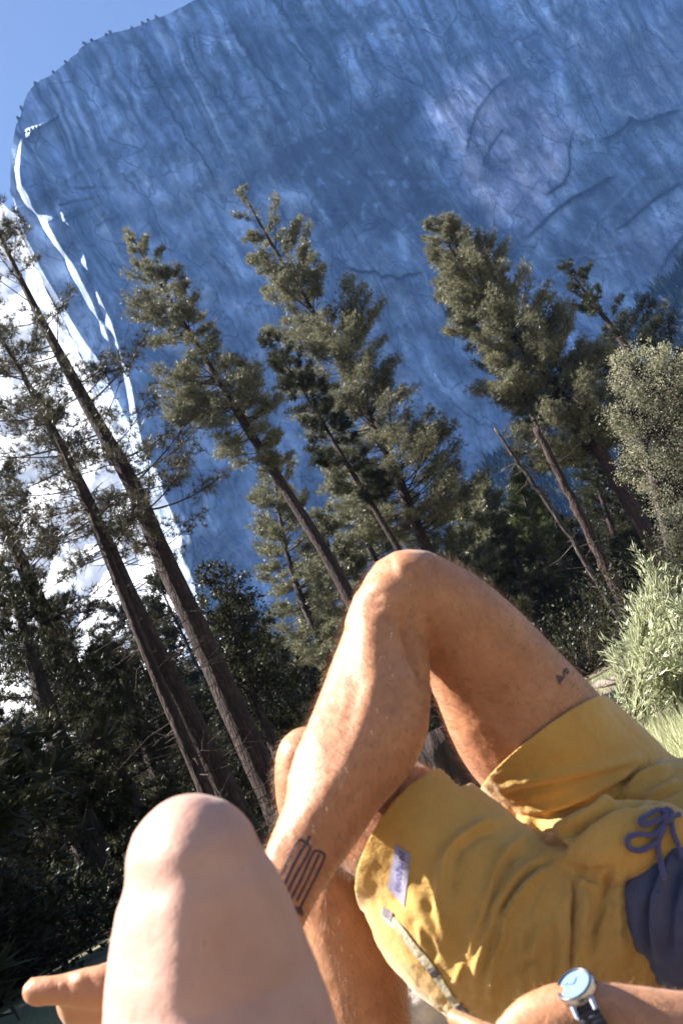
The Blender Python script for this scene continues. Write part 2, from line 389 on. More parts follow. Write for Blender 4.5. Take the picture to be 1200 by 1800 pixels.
    c = mixc(nt, .9, c, ramp(nt, s2, [(.38, (.70, .73, .80)), (.46, (.86, .88, .92)), (.49, (1.04, 1.04, 1.03)), (.60, (1.25, 1.2, 1.14))]), 'MULTIPLY')
    c = mixc(nt, .5, c, ramp(nt, s3, [(.40, (.70, .72, .78)), (.47, (1, 1, 1)), (.58, (1.05, 1.04, 1.03)), (.63, (1.35, 1.3, 1.25))]), 'MULTIPLY')
    p_ = bump(nt, f, .2, 2.0)
    pbr(nt, o, c, .9, bump(nt, g, .9, 10.0, p_))
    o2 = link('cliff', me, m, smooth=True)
    tag(o2, 'huge granite wall tinted haze blue rising behind the pines', None, kind='structure')
    return P, U, V
cliffP, cliffU, cliffV = make_cliff()
def make_glow_cloud():  # added cloud sheet tilted to the sun, standing in for white sky glow
    bt = Batch(); nu, nv = 130, 150
    U, V = np.meshgrid(np.linspace(-220, 470, nu), np.linspace(0, 1, nv))
    top = 385+(fbm(np.stack([U[0]/40, U[0]*0, U[0]*0], -1), 5, 2)-.5)*150+np.abs(U[0]-20)*.15
    V = top[None]+V*(1350-top[None])
    puff = fbm(np.stack([U/90, V/90, U*0], -1), 5, 7); D = 5400-(U+220)/690*2800+(puff-.5)*900
    D += 700*np.exp(-(V-top[None])/25)
    P = at(U, V, D); Bk = P+np.array([0, 900., 0]); n = nu*nv
    i = (np.arange(nv-1)[:, None]*nu+np.arange(nu-1)[None]).ravel()
    q = np.concatenate([np.stack([i, i+nu+1, i+1], 1), np.stack([i, i+nu, i+nu+1], 1)])
    ring = np.r_[np.arange(nu), np.arange(1, nv)*nu+nu-1, (nv-1)*nu+np.arange(nu-2, -1, -1), np.arange(nv-2, -1, -1)*nu]; a, b = ring[:-1], ring[1:]
    bt.add(np.concatenate([P.reshape(-1, 3), Bk.reshape(-1, 3)]), np.concatenate([q, q[:, ::-1]+n, np.stack([a, b, b+n], 1), np.stack([a, b+n, a+n], 1)]))
    m, nt, o = new_mat('glow_cloud_white'); d = nt.nodes.new('ShaderNodeBsdfDiffuse'); t = nt.nodes.new('ShaderNodeBsdfTranslucent'); mx = nt.nodes.new('ShaderNodeMixShader')
    for n_ in (d, t): n_.inputs['Color'].default_value = (.93, .93, .92, 1)
    mx.inputs[0].default_value = .5; nt.links.new(d.outputs[0], mx.inputs[1]); nt.links.new(t.outputs[0], mx.inputs[2]); nt.links.new(mx.outputs[0], o.inputs[0])
    tag(bt.build('glow_cloud', m, None, True), 'added white cloud standing in for sky glow behind the left edge of the granite wall', None, kind='structure')
make_glow_cloud()

def make_slope():
    us = np.linspace(700, 1500, 160); top = np.interp(us, [700, 800, 850, 900, 960, 1060, 1130, 1190, 1300, 1500], [1060, 930, 858, 800, 745, 640, 560, 496, 420, 330])
    top = top+(fbm(np.stack([us/9, us*0, us*0], -1), 4, 4)-.5)*34
    rows = []
    for k in range(30):
        f = k/29.; v = top+f*(1500-top); D = 640-f*330
        rows.append(aty(us, v, np.full(us.shape, D)+(fbm(np.stack([us/12, us*0+k*.5, us*0], -1), 3, 6)-.5)*6))
    rows.insert(0, rows[0]+np.array([0, 120, -20]))
    P = np.stack(rows); nr, nc = P.shape[:2]
    i = (np.arange(nr-1)[:, None]*nc+np.arange(nc-1)[None]).ravel()
    me = mesh_np('hill', P.reshape(-1, 3), np.stack([i, i+nc, i+nc+1, i+1], 1), 4)
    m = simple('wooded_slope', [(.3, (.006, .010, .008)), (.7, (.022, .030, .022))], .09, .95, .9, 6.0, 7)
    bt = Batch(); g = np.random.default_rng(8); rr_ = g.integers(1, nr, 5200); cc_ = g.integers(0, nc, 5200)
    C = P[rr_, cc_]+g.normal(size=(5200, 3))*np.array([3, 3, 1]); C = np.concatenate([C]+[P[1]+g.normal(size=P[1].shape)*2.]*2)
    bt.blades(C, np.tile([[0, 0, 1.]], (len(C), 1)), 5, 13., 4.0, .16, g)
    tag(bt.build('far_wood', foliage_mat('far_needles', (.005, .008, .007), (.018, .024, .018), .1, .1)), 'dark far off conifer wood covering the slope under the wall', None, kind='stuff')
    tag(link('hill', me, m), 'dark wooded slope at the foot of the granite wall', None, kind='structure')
make_slope()

# ------------------------------------------------------------------ trees
TRI = [0]
def trunk_path(pts, D, lean=0.0, nseg=26):
    """picture points bottom -> top at world distance D, extended down to the soil"""
    pts = np.asarray(pts, float); P = aty(pts[:, 0], pts[:, 1], np.full(len(pts), float(D)))
    P[:, 1] += lean*(P[:, 2]-P[0, 2])
    if P[0, 2] > 0:
        d = P[0]-P[1]; d = d/abs(d[2])
        d[:2] *= .8
        g = P[0]+d*(P[0, 2]+.35); P = np.vstack([g, P])
    L = np.r_[0, np.cumsum(np.linalg.norm(np.diff(P, axis=0), axis=1))]
    s = np.linspace(0, L[-1], nseg)
    Q = np.stack([np.interp(s, L, P[:, k]) for k in range(3)], -1)
    for _ in range(2): Q[1:-1] = .25*Q[:-2]+.5*Q[1:-1]+.25*Q[2:]
    return Q, s
def conifer(name, label, cat, group, pts, D, r0, prof, nb=70, tw=7, tufts=4, nbl=9, bl=.2, bw=.018, spread=.75, fol='needle',
            bark='bark', up=(.75, -.05), curl=.18, dead=0, kd=1.0, rtop=.012, seed=1, sides=12, wf=.76, lean=0., top_tuft=True, droop=0.):
    g = np.random.default_rng(seed)
    Q, s = trunk_path(pts, D, lean); S = s/s[-1]
    _, qv = px(Q)
    base = Q[0]
    root = thing(name, label, cat, base, group)
    tb = Batch(); R = r0*(1-S)**.8*1.0+rtop; R[0] *= 1.35; R[1] *= 1.12
    tb.tube(Q, R, sides, rough=.07)
    fb = Batch()
    prof = sorted(prof, key=lambda a: -a[0])         # v from bottom to top
    pv = np.array([a[0] for a in prof], float); pl = np.array([a[1] for a in prof], float); pr = np.array([a[2] for a in prof], float)
    fpos = np.interp(-pv, -qv, S)                    # trunk fraction of each profile row
    m_px = D/F*1.06
    f0, f1 = fpos.min(), min(fpos.max(), .985)
    cand = f0+(f1-f0)*g.random(nb*6)
    wl = np.interp(cand, fpos, pl); wr = np.interp(cand, fpos, pr)
    acc = g.random(len(cand)) < ((wl+wr)/2+30)/((pl+pr).max()/2+30)
    cand = cand[acc][:nb]; ga = g.random()*6.28
    for j, f in enumerate(cand):
        az = ga+j*2.39996+g.normal()*.3; c, sn = math.cos(az), math.sin(az)
        wl = np.interp(f, fpos, pl); wr = np.interp(f, fpos, pr); L = (wl+(wr-wl)*(1+c)/2)*m_px*wf*(.48+.66*g.random())
        if L < .05: continue
        B = np.array([np.interp(f, S, Q[:, k]) for k in range(3)])
        rel = (f-f0)/(f1-f0+1e-6); el = up[1]+(up[0]-up[1])*rel**1.6+g.normal()*.12
        d = np.array([c, sn, el]); hz = np.array([-sn, c, 0])
        ss = np.linspace(0, 1, 6)
        wob = g.normal()*.08
        C = B+d[None]*L*ss[:, None]+np.array([0, 0, 1.])*(curl*L*ss**2-droop*L*np.sin(ss*2.6))[:, None]+hz*(wob*L*ss**2)[:, None]
        rb = max(.006, .017*L**.75)*(.8+.4*g.random()); rr = np.linspace(rb, rb*.25, 6)
        tb.sticks(C[:-1], C[1:], rr[:-1], rr[1:], 4 if D < 40 else 3)
        K = max(3, int(tw*kd*(L/1.6)**.7)); sk = .25+.75*g.random(K)**.7; sk[0] = 1.0
        bp = np.stack([np.interp(sk, ss, C[:, k]) for k in range(3)], -1)
        sgn = np.where(g.random(K) < .5, -1., 1.)
        td = unit(d)[None]*(.55+.5*g.random(K))[:, None]+hz[None]*(sgn*(.35+.6*g.random(K)))[:, None]+np.array([[0, 0, 1.]])*(.15+.35*g.random(K)-droop*1.2)[:, None]
        td[0] = unit(C[-1]-C[-2])
        td = unit(td); tl = np.clip(.25*L*(1.25-sk)+.10+.12*g.random(K), .1, 1.5)
        tip = bp+td*tl[:, None]
        tb.sticks(bp, tip, rb*.28+.002, .003, 3)
        fr = .25+.8*g.random((K, tufts)); fr[:, 0] = 1.0
        tc = bp[:, None]+td[:, None]*(tl[:, None]*fr)[..., None]+g.normal(size=(K, tufts, 3))*(.045+.03*L)
        tdir = unit(np.repeat(td[:, None], tufts, 1)+np.array([0, 0, .35]))
        fb.blades(tc.reshape(-1, 3), tdir.reshape(-1, 3), nbl, bl, bw, spread, g)
    if top_tuft:
        a_ = g.random((60, 1)); T = Q[-1]+(Q[-3]-Q[-1])*a_+g.normal(size=(60, 3))*(.03+.16*a_)
        fb.blades(T, np.tile([[0, 0, 1.]], (60, 1)), nbl, bl, bw, spread, g)
    if dead:
        f = .06+(f0+.1)*g.random(dead); A = np.stack([np.interp(f, S, Q[:, k]) for k in range(3)], -1)
        a = g.random(dead)*6.283; dd = np.stack([np.cos(a), np.sin(a), -.25+.5*g.random(dead)], -1); L = (.35+1.3*g.random(dead)**2)
        mid = A+dd*(L*.55)[:, None]; end = mid+(dd+g.normal(size=(dead, 3))*.35)*(L*.5)[:, None]
        tb.sticks(A, mid, .016, .010, 3); tb.sticks(mid, end, .010, .003, 3)
        tb.sticks(mid, mid+(dd+g.normal(size=(dead, 3))*.8)*(L*.3)[:, None], .006, .002, 3)
    tb.build('trunk', M[bark], root, True)
    fo = fb.build('crown', M[fol], root)
    TRI[0] += len(fo.data.polygons)
    return root
def broadleaf(name, label, cat, group, pts, D, r0, blobs, n, ll, lw, fol, bark='bark_grey', seed=1, depth=.8, clump=.22):
    g = np.random.default_rng(seed)
    Q, s = trunk_path(pts, D); root = thing(name, label, cat, Q[0], group)
    tb = Batch(); tb.tube(Q, r0*(1-s/s[-1])**.6+.02, 10, rough=.15); fb = Batch()
    m_px = D/F*1.06; tot = sum(b[2]**2 for b in blobs)
    for (u, v, r) in blobs:
        c = aty(u, v, D+g.normal()*r*m_px*.5); R = r*m_px
        k = np.argmin(np.linalg.norm(Q-(c-np.array([0, 0, R])), axis=1)); A = Q[max(1, k-2)]
        mid = (A+c)/2+g.normal(size=3)*R*.15
        tb.sticks(np.array([A, mid]), np.array([mid, c]), np.array([.05*R+.02, .03*R+.01]), np.array([.03*R+.01, .015]), 5)
        nc = max(6, int(n*r*r/tot)); per = 26
        dirs = unit(g.normal(size=(nc, 3))); rad = R*(.35+.65*g.random(nc)**.45)
        cc = c+dirs*rad[:, None]*np.array([1, depth, 1])*(1+.35*(fbm(dirs*2.2+r, 2, seed)-.5))[:, None]
        tb.sticks(np.repeat(c[None], nc, 0), cc, .012, .004, 3)
        pc = np.repeat(cc, per, 0)+g.normal(size=(nc*per, 3))*R*clump*.55
        fb.leaves(pc, np.repeat(dirs, per, 0)+np.array([0, 0, .2]), ll, lw, .9, g)
    tb.build('trunk', M[bark], root, True); fo = fb.build('crown', M[fol], root); TRI[0] += len(fo.data.polygons)
    return root
PG = 'tall pines and firs in front of the granite wall'
# T1 big open pine at the left
conifer('pine_tree', 'tall open pine at far left with long bare limbs against the bright sky', 'tree', PG,
        [(480, 1400), (420, 1270), (350, 1110), (290, 990), (235, 850), (180, 760), (120, 650), (60, 540), (20, 455), (-15, 380)], 22, .34,
        [(985, 20, 140), (900, 60, 165), (800, 90, 130), (700, 100, 120), (600, 100, 110), (520, 80, 100), (440, 50, 70), (390, 20, 30)],
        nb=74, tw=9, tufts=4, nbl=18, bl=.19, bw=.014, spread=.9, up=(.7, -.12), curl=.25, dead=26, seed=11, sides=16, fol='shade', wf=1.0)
# T2 pair at the left
conifer('pine_tree', 'thick shaded pine at left whose lower trunk bristles with dead twigs', 'tree', PG,
        [(420, 1440), (330, 1260), (285, 1170), (240, 1080), (195, 975), (150, 870), (95, 760), (45, 665), (0, 590)], 19, .30,
        [(1000, 60, 40), (930, 110, 70), (860, 130, 70), (780, 120, 80), (700, 100, 80), (620, 60, 60)],
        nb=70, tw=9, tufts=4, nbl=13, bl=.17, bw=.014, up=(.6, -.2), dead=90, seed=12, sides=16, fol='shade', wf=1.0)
conifer('pine_tree', 'slimmer trunk crossing the thick left pine with a pale sunlit edge', 'tree', PG,
        [(365, 1400), (320, 1290), (262, 1160), (212, 1030), (160, 900), (110, 790), (60, 690)], 17.5, .14,
        [(960, 60, 40), (880, 80, 50), (780, 70, 50), (700, 40, 30)],
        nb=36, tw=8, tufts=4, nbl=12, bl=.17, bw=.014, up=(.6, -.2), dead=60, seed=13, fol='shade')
# T3
conifer('pine_tree', 'silvery pine second from the left with a clean dark lower trunk behind the raised knee', 'tree', PG,
        [(640, 1100), (610, 1040), (560, 950), (500, 860), (440, 760), (390, 680), (330, 580), (270, 480), (222, 400)], 34, .30,
        [(830, 22, 40), (760, 110, 70), (700, 120, 95), (640, 110, 60), (560, 90, 52), (500, 52, 42), (440, 26, 24), (405, 5, 5)],
        nb=165, tw=15, tufts=8, nbl=10, bl=.17, bw=.017, up=(.8, -.1), dead=14, seed=21, wf=.86)
# T4 centre
conifer('pine_tree', 'tallest pine at the centre with a ragged layered crown against the blue wall', 'tree', PG,
        [(800, 1060), (760, 990), (735, 935), (690, 815), (650, 735), (610, 655), (570, 585), (530, 512), (480, 436), (448, 375), (420, 328)], 45, .36,
        [(960, 60, 120), (880, 120, 165), (800, 130, 130), (740, 110, 115), (660, 105, 120), (580, 80, 85), (500, 70, 85), (430, 44, 52), (380, 24, 30), (340, 6, 9)],
        nb=215, tw=16, tufts=8, nbl=10, bl=.21, bw=.021, up=(.85, .0), curl=.2, seed=22, wf=.95)
conifer('pine_tree', 'small dark pine just left of the tallest central pine', 'tree', PG,
        [(735, 1020), (690, 950), (650, 880), (600, 800), (550, 712), (500, 640), (463, 582)], 40, .2,
        [(900, 60, 55), (840, 62, 60), (760, 58, 50), (690, 50, 45), (630, 34, 34), (590, 14, 16)],
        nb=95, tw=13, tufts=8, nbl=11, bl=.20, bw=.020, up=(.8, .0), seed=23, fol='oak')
# T6
conifer('fir_tree', 'dense silver lit fir at right with its left side bright and a dark straight trunk', 'tree', PG,
        [(1150, 960), (1085, 850), (1060, 800), (1010, 730), (960, 660), (910, 600), (850, 530), (800, 450), (758, 385)], 42, .40,
        [(800, 130, 60), (740, 125, 90), (680, 122, 105), (620, 105, 105), (560, 84, 95), (500, 62, 75), (450, 42, 50), (400, 12, 14)],
        nb=320, tw=17, tufts=8, nbl=10, bl=.19, bw=.020, up=(.9, .1), curl=.25, seed=31, fol='needle', wf=.9)
conifer('fir_tree', 'dark backlit fir behind the right hand silver fir', 'tree', PG,
        [(1290, 960), (1230, 830), (1160, 700), (1110, 625), (1060, 555), (1020, 505), (988, 460)], 55, .5,
        [(900, 170, 150), (800, 150, 140), (720, 130, 120), (640, 95, 105), (560, 58, 70), (510, 34, 48), (470, 12, 16)],
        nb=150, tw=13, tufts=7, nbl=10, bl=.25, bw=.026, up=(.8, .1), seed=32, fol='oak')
# T8 pale broadleaf
broadleaf('cottonwood_tree', 'pale grey green leafy tree filling the right edge', 'tree', None,
          [(1230, 1150), (1190, 1000), (1150, 850), (1120, 740)], 26, .22,
          [(1120, 655, 50), (1170, 680, 62), (1110, 730, 45), (1160, 760, 60), (1125, 820, 44), (1180, 850, 60), (1215, 700, 60), (1230, 800, 60), (1150, 620, 28), (1090, 640, 22)],
          760, .065, .038, 'pale', seed=41)
broadleaf('cottonwood_tree', 'small pale bush like tree low at the right edge above the willow', 'tree', None,
          [(1250, 1160), (1215, 1050), (1190, 960)], 20, .08, [(1190, 930, 38), (1200, 980, 40), (1220, 900, 36), (1230, 990, 50)], 220, .055, .032, 'pale', seed=42)
# T9, T10 snags
def snag(label, pts, D, r0, tip, seed, dead):
    g = np.random.default_rng(seed); Q, s = trunk_path(pts, D, nseg=34); root = thing('dead_tree', label, 'dead tree', Q[0], 'bare dead trunks at the right')
    b = Batch(); S = s/s[-1]; b.tube(Q+g.normal(size=Q.shape)*.015, r0*(1-.55*S), 10, rough=.22)
    f = .2+.78*g.random(dead); A = np.stack([np.interp(f, S, Q[:, k]) for k in range(3)], -1); a = g.random(dead)*6.28
    dd = np.stack([np.cos(a), np.sin(a), g.normal(size=dead)*.3], -1); L = .3+1.0*g.random(dead)**2
    mid = A+dd*(L*.6)[:, None]; b.sticks(A, mid, .018, .010, 3); b.sticks(mid, mid+(dd+g.normal(size=(dead, 3))*.4)*(L*.5)[:, None], .010, .003, 3)
    if tip: T = aty(*np.array(tip, float).T, np.full(len(tip), float(D))); b.sticks(T[:-1], T[1:], .07, .045, 6); b.sticks(T[-1:], T[-1:]+np.array([[0, 0, .12]]), .09, .06, 6)
    b.build('trunk', M['bark_grey' if tip is None else 'bark'], root, True)
snag('broken topped brown dead trunk at right ending in a pale splintered tip', [(1160, 1180), (1110, 1085), (1060, 990), (1020, 905), (985, 840), (950, 768), (940, 752)], 30, .23, [(943, 765), (945, 752), (938, 738)], 51, 26)
snag('thin leaning pale dead trunk left of the broken topped one', [(1120, 1150), (1090, 1088), (1045, 1018), (1000, 940), (950, 870), (905, 805), (884, 775), (869, 752)], 27, .10, None, 52, 40)
# mid layer
conifer('cedar_tree', 'bright feathery cedar just left of the raised knee', 'tree', None,
        [(620, 1250), (580, 1160), (535, 1070), (505, 980), (490, 900), (480, 815)], 39, .24,
        [(1150, 90, 90), (1080, 85, 95), (1000, 70, 95), (930, 60, 85), (870, 48, 60), (830, 16, 18)],
        nb=140, tw=13, tufts=7, nbl=9, bl=.17, bw=.019, up=(.7, -.1), droop=.08, seed=61, fol='fir', bark='bark_grey')
conifer('cedar_tree', 'yellow green spire shaped cedar in the gap between the central and right trees', 'tree', None,
        [(1010, 1130), (975, 1040), (945, 960), (925, 890), (905, 822)], 48, .2,
        [(1010, 70, 80), (950, 48, 60), (890, 26, 34), (835, 8, 10)],
        nb=110, tw=10, tufts=5, nbl=9, bl=.24, bw=.034, up=(.9, .2), seed=62, fol='cedar', bark='bark_grey')
broadleaf('oak_tree', 'dark round oak between the left pine and the cedar', 'tree', None,
          [(520, 1400), (460, 1260), (420, 1150), (395, 1060)], 24, .16,
          [(375, 1020, 34), (410, 1030, 36), (370, 1075, 36), (430, 1085, 44), (390, 1130, 50), (450, 1150, 44), (420, 1200, 60), (470, 1230, 50), (360, 1010, 20)],
          330, .10, .055, 'oak', seed=63)
# filler trees, traced tops, each its own crown
fill = [('fir', (860, 1040), (835, 850), 52, 90, 'fir', 'ragged fir top right of the tallest central pine'),
        ('fir', (700, 1080), (590, 820), 55, 95, 'fir', 'grey green fir behind the small dark pine'),
        ('fir', (640, 1180), (560, 900), 44, 90, 'fir', 'sunlit fir behind the clean trunk of the second pine'),
        ('fir', (880, 1180), (790, 930), 46, 105, 'fir', 'broad fir directly behind the raised knee'),
        ('fir', (990, 1220), (890, 930), 44, 95, 'oak', 'dark fir behind the raised thigh'),
        ('fir', (1080, 1250), (960, 900), 50, 110, 'oak', 'very dark fir behind the thin dead trunk'),
        ('fir', (1180, 1230), (1040, 830), 52, 130, 'oak', 'dark fir behind the broken topped trunk'),
        ('fir', (1260, 1200), (1140, 880), 46, 130, 'oak', 'shaded fir behind the pale leafy tree'),
        ('fir', (560, 1330), (455, 1120), 34, 95, 'oak', 'shadowy fir beside the crossed lower leg'),
        ('pine', (160, 1500), (10, 1000), 24, 150, 'oak', 'dark bushy pine low at the far left'),
        ('pine', (260, 1560), (95, 1060), 27, 150, 'oak', 'dark pine above the bare foot'),
        ('pine', (330, 1500), (190, 1120), 30, 140, 'oak', 'dark pine left of the thick trunk'),
        ('pine', (150, 1250), (-60, 760), 27, 140, 'shade', 'brownish green pine at the far left edge'),
        ('pine', (60, 1600), (-60, 1180), 22, 150, 'shade', 'low pine at the left edge with sunlit sprays'),
        ('pine', (430, 1560), (330, 1240), 33, 110, 'oak', 'dark pine between the two left trunks'),
        ('pine', (250, 1650), (130, 1330), 26, 130, 'fir', 'young twiggy pine above the toes')]
for k, (kd_, b, t, D, wpx, fol, lab) in enumerate(fill):
    pts = [(b[0]+(t[0]-b[0])*f, b[1]+(t[1]-b[1])*f) for f in (0, .33, .66, 1)]
    H = b[1]-t[1]
    conifer('fir_tree' if kd_ == 'fir' else 'pine_tree', lab, 'tree', 'shaded trees of the lower forest', pts, D, .16+.004*H/6,
            [(b[1]-.02*H, wpx*.8, wpx*.8), (b[1]-.4*H, wpx*.8, wpx*.8), (b[1]-.7*H, wpx*.5, wpx*.5), (b[1]-.9*H, wpx*.22, wpx*.22), (t[1]+2, 8, 8)],
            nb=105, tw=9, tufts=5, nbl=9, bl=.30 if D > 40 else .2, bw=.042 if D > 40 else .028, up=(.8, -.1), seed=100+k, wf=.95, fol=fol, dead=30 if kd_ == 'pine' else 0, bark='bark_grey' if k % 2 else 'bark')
# the wood behind: a few kinds, copied
protos = []
for k in range(4):
    g = np.random.default_rng(300+k); x0 = 3.0*k
    H = [15, 13, 17, 11][k]
    o = thing('background_fir', 'dark tree massed in the shaded wood behind the nearer trunks', 'tree', (0, 0, 0), 'dark trees massed in the wood behind')
    tb = Batch(); tb.sticks(np.array([[0, 0, -.5]]), np.array([[0, 0, H]]), .24, .03, 6); fb = Batch()
    nbr = 110
    for j in range(nbr):
        f = .05+.93*(j/nbr); z = f*H; L = (1-f)**.75*3.4*(.7+.5*g.random())+.25; a = g.random()*6.28; d = np.array([math.cos(a), math.sin(a), -.05+.6*f])
        tb.sticks(np.array([[0, 0, z]]), np.array([[0, 0, z]])+d*L, .03, .008, 3)
        n = int(9+L*9); s = .2+.85*g.random(n)**.7
        c = np.array([0, 0, z])+d*(L*s)[:, None]+g.normal(size=(n, 3))*np.array([.28, .28, .16])*(.4+L*.25)
        fb.blades(c, np.tile(d+[0, 0, .2], (n, 1)), 8, .42, .075, .8, g)
    tb.build('trunk', M['bark_grey'], o); fb.build('crown', M['oak'], o); protos.append(o)
g = np.random.default_rng(5); cnt = 0
for row, (D, step, hs) in enumerate([(60, 4.2, .85), (68, 4.6, .95), (78, 5.0, 1.05)]):
    x = -.62*D
    while x < .60*D:
        s = hs*(.8+.4*g.random())*(1.15 if x < -.15*D else .88)
        src = protos[cnt % 4]
        if cnt < 4: o = src
        else:
            o = src.copy(); COL.objects.link(o)
            for ch in src.children:
                c = ch.copy(); COL.objects.link(c); c.parent = o
        o.location = (x+g.normal()*.8, D+g.normal()*2.5, 0); o.scale = (s, s, s); o.rotation_euler = (0, 0, g.random()*6.28)
        x += step*(.8+.4*g.random()); cnt += 1
# unseen shade casters added outside the picture on the sunny side to block sun
for k, (x, y, s) in enumerate([(-27, 30, 1.35), (-31, 38, 1.5), (-24, 24, 1.15), (-35, 48, 1.5), (-22, 19, .9), (-38, 34, 1.5), (-30, 27, 1.3), (-12, 9.8, .8), (-11.5, 13.5, .85), (-6.3, 6.6, .75), (-6.8, 9.6, .75), (-8.6, 8, .8), (-8, 12, .8), (-15, 9, .95), (-14, 16, 1.0), (-17, 20, 1.1)]):
    src = protos[k % 4]; o = src.copy(); COL.objects.link(o)
    for ch in src.children: c = ch.copy(); COL.objects.link(c); c.parent = o
    o.location = (x, y, 0); o.scale = (s, s, s); o.rotation_euler = (0, 0, k*1.3)
print('foliage tris', TRI[0], 'background', cnt)

# tiny trees on the rim of the wall
gr = np.random.default_rng(55)
for k, (u, v, hp) in enumerate([(150, 80, 10), (163, 73, 8), (188, 62, 13), (196, 60, 9), (233, 48, 9), (252, 41, 14), (262, 38, 8), (276, 33, 11), (112, 108, 8), (92, 124, 7), (62, 148, 8), (40, 192, 9), (33, 210, 8)]):
    j = np.argmin((cliffU-u)**2+(cliffV-v)**2); P0 = cliffP.reshape(-1, 3)[j]; H = hp*1000/F*(.45+.7*gr.random())
    t = thing('rim_tree', 'tiny tree growing on the skyline of the granite wall', 'tree', P0, 'tiny trees on the skyline of the wall')
    b = Batch(); b.sticks(np.array([P0-[0, 0, 2.]]), np.array([P0+[0, 0, H]]), .35, .1, 5); b.build('trunk', M['bark_grey'], t)
    n = 60; z = gr.random(n); c = P0+np.stack([gr.normal(size=n)*(1.1-z)*H*.28, gr.normal(size=n)*(1.1-z)*H*.28, z*H*1.05], -1)
    b = Batch(); b.blades(c, np.tile([[0, 0, 1.]], (n, 1)), 6, 1.6, .7, .9, gr); b.build('crown', M['oak'], t)

# ------------------------------------------------------------------ people
def catmull(P, n):
    P = np.asarray(P, float); m = len(P)
    if m == 2:
        t = np.linspace(0, 1, n)[:, None]; return P[0]*(1-t)+P[1]*t
    Q = np.vstack([2*P[0]-P[1], P, 2*P[-1]-P[-2]]); o = []
    for t in np.linspace(0, m-1-1e-6, n):
        i = int(t); f = t-i; a, b, c, d = Q[i], Q[i+1], Q[i+2], Q[i+3]
        o.append(.5*((2*b)+(-a+c)*f+(2*a-5*b+4*c-d)*f*f+(-a+3*b-3*c+d)*f**3))
    return np.array(o)
def loft(bt, secs, n=None, k=26, caps=(True, True)):
    """secs: (u, v, depth, half width in picture units, depth ratio)"""
    S = np.array([list(s)+[1.0]*(5-len(s)) for s in secs], float)
    C = at(S[:, 0], S[:, 1], S[:, 2]); A = S[:, 3]*S[:, 2]/F
    D = catmull(np.c_[C, A, S[:, 4]], n or max(8, 7*len(S)))
    C, A, Rt = D[:, :3], D[:, 3], D[:, 4]
    T = unit(np.gradient(C, axis=0)); vd = unit(C-CP)
    sd = unit(np.cross(T, vd)); N = unit(np.cross(sd, T))
    rings = []
    th = np.arange(k)*2*math.pi/k
    def ring(c, a, b, s, nn): return c+s*np.cos(th)[:, None]*a+nn*np.sin(th)[:, None]*b
    if caps[0]:
        for q in (1.45, 1.15, .75, .35): rings.append(ring(C[0]-T[0]*A[0]*math.sin(q), A[0]*math.cos(q), A[0]*Rt[0]*math.cos(q), sd[0], N[0]))
    for i in range(len(C)): rings.append(ring(C[i], A[i], A[i]*Rt[i], sd[i], N[i]))
    if caps[1]:
        for q in (.35, .75, 1.15, 1.45): rings.append(ring(C[-1]+T[-1]*A[-1]*math.sin(q), A[-1]*math.cos(q), A[-1]*Rt[-1]*math.cos(q), sd[-1], N[-1]))
    R = np.array(rings); nr = len(R); V = R.reshape(-1, 3); i = np.arange(k); j = (i+1) % k; Tt = []
    for r in range(nr-1):
        o = r*k; Tt += [np.stack([o+i, o+j+k, o+j], 1), np.stack([o+i, o+i+k, o+j+k], 1)]
    c0 = len(V); V = np.vstack([V, R[0].mean(0), R[-1].mean(0)])
    Tt += [np.stack([i, j, np.full(k, c0)], 1), np.stack([(nr-1)*k+j, (nr-1)*k+i, np.full(k, c0+1)], 1)]
    bt.add(V, np.concatenate(Tt))
def fuse(bt, name, voxel, smooth=8, sf=.5):
    me = mesh_np(name, np.concatenate(bt.V), np.concatenate(bt.T))
    bm = bmesh.new(); bm.from_mesh(me); bmesh.ops.recalc_face_normals(bm, faces=bm.faces); bm.to_mesh(me); bm.free()
    o = bpy.data.objects.new(name, me); COL.objects.link(o)
    r = o.modifiers.new('r', 'REMESH'); r.mode = 'VOXEL'; r.voxel_size = voxel; r.adaptivity = 0
    s = o.modifiers.new('s', 'SMOOTH'); s.iterations = smooth; s.factor = sf
    dg = bpy.context.evaluated_depsgraph_get(); dg.update()
    res = bpy.data.meshes.new_from_object(o.evaluated_get(dg)); res.name = name
    bpy.data.objects.remove(o); bpy.data.meshes.remove(me)
    return res
def get(me):
    V = np.empty(len(me.vertices)*3, np.float32); me.vertices.foreach_get('co', V)
    N = np.empty(len(me.vertices)*3, np.float32); me.vertex_normals.foreach_get('vector', N)
    return V.reshape(-1, 3).astype(float), N.reshape(-1, 3).astype(float)
def put(me, V): me.vertices.foreach_set('co', V.astype(np.float32).ravel()); me.update()
def ridges(me, lst, facing=.1):
    V, N = get(me); U_, V_ = px(V); fc = np.clip((-(N*unit(V-CP)).sum(1)-facing+.3)*3, 0, 1); o = np.zeros(len(V))
    for pts, w, amp in lst:
        P2 = catmull(np.array(pts, float), len(pts)*5)
        d, t, _ = polydist(U_, V_, P2); e = np.clip(t*5, 0, 1)*np.clip((1-t)*5, 0, 1)
        o += amp*.001*np.exp(-(d/w)**2)*e
    put(me, V+N*(o*fc)[:, None])
def bvh(*meshes):
    vs, fs, o = [], [], 0
    for me in meshes:
        vs += [v.co.copy() for v in me.vertices]; fs += [[i+o for i in p.vertices] for p in me.polygons]; o = len(vs)
    return BVHTree.FromPolygons(vs, fs)
def hit(bv, u, v):
    r = unit(ray(u, v)); h = bv.ray_cast(Vector(CP), Vector(r))
    if h[0] is None: return None
    n = np.array(h[1]); n = n if n@r < 0 else -n
    return np.array(h[0]), n

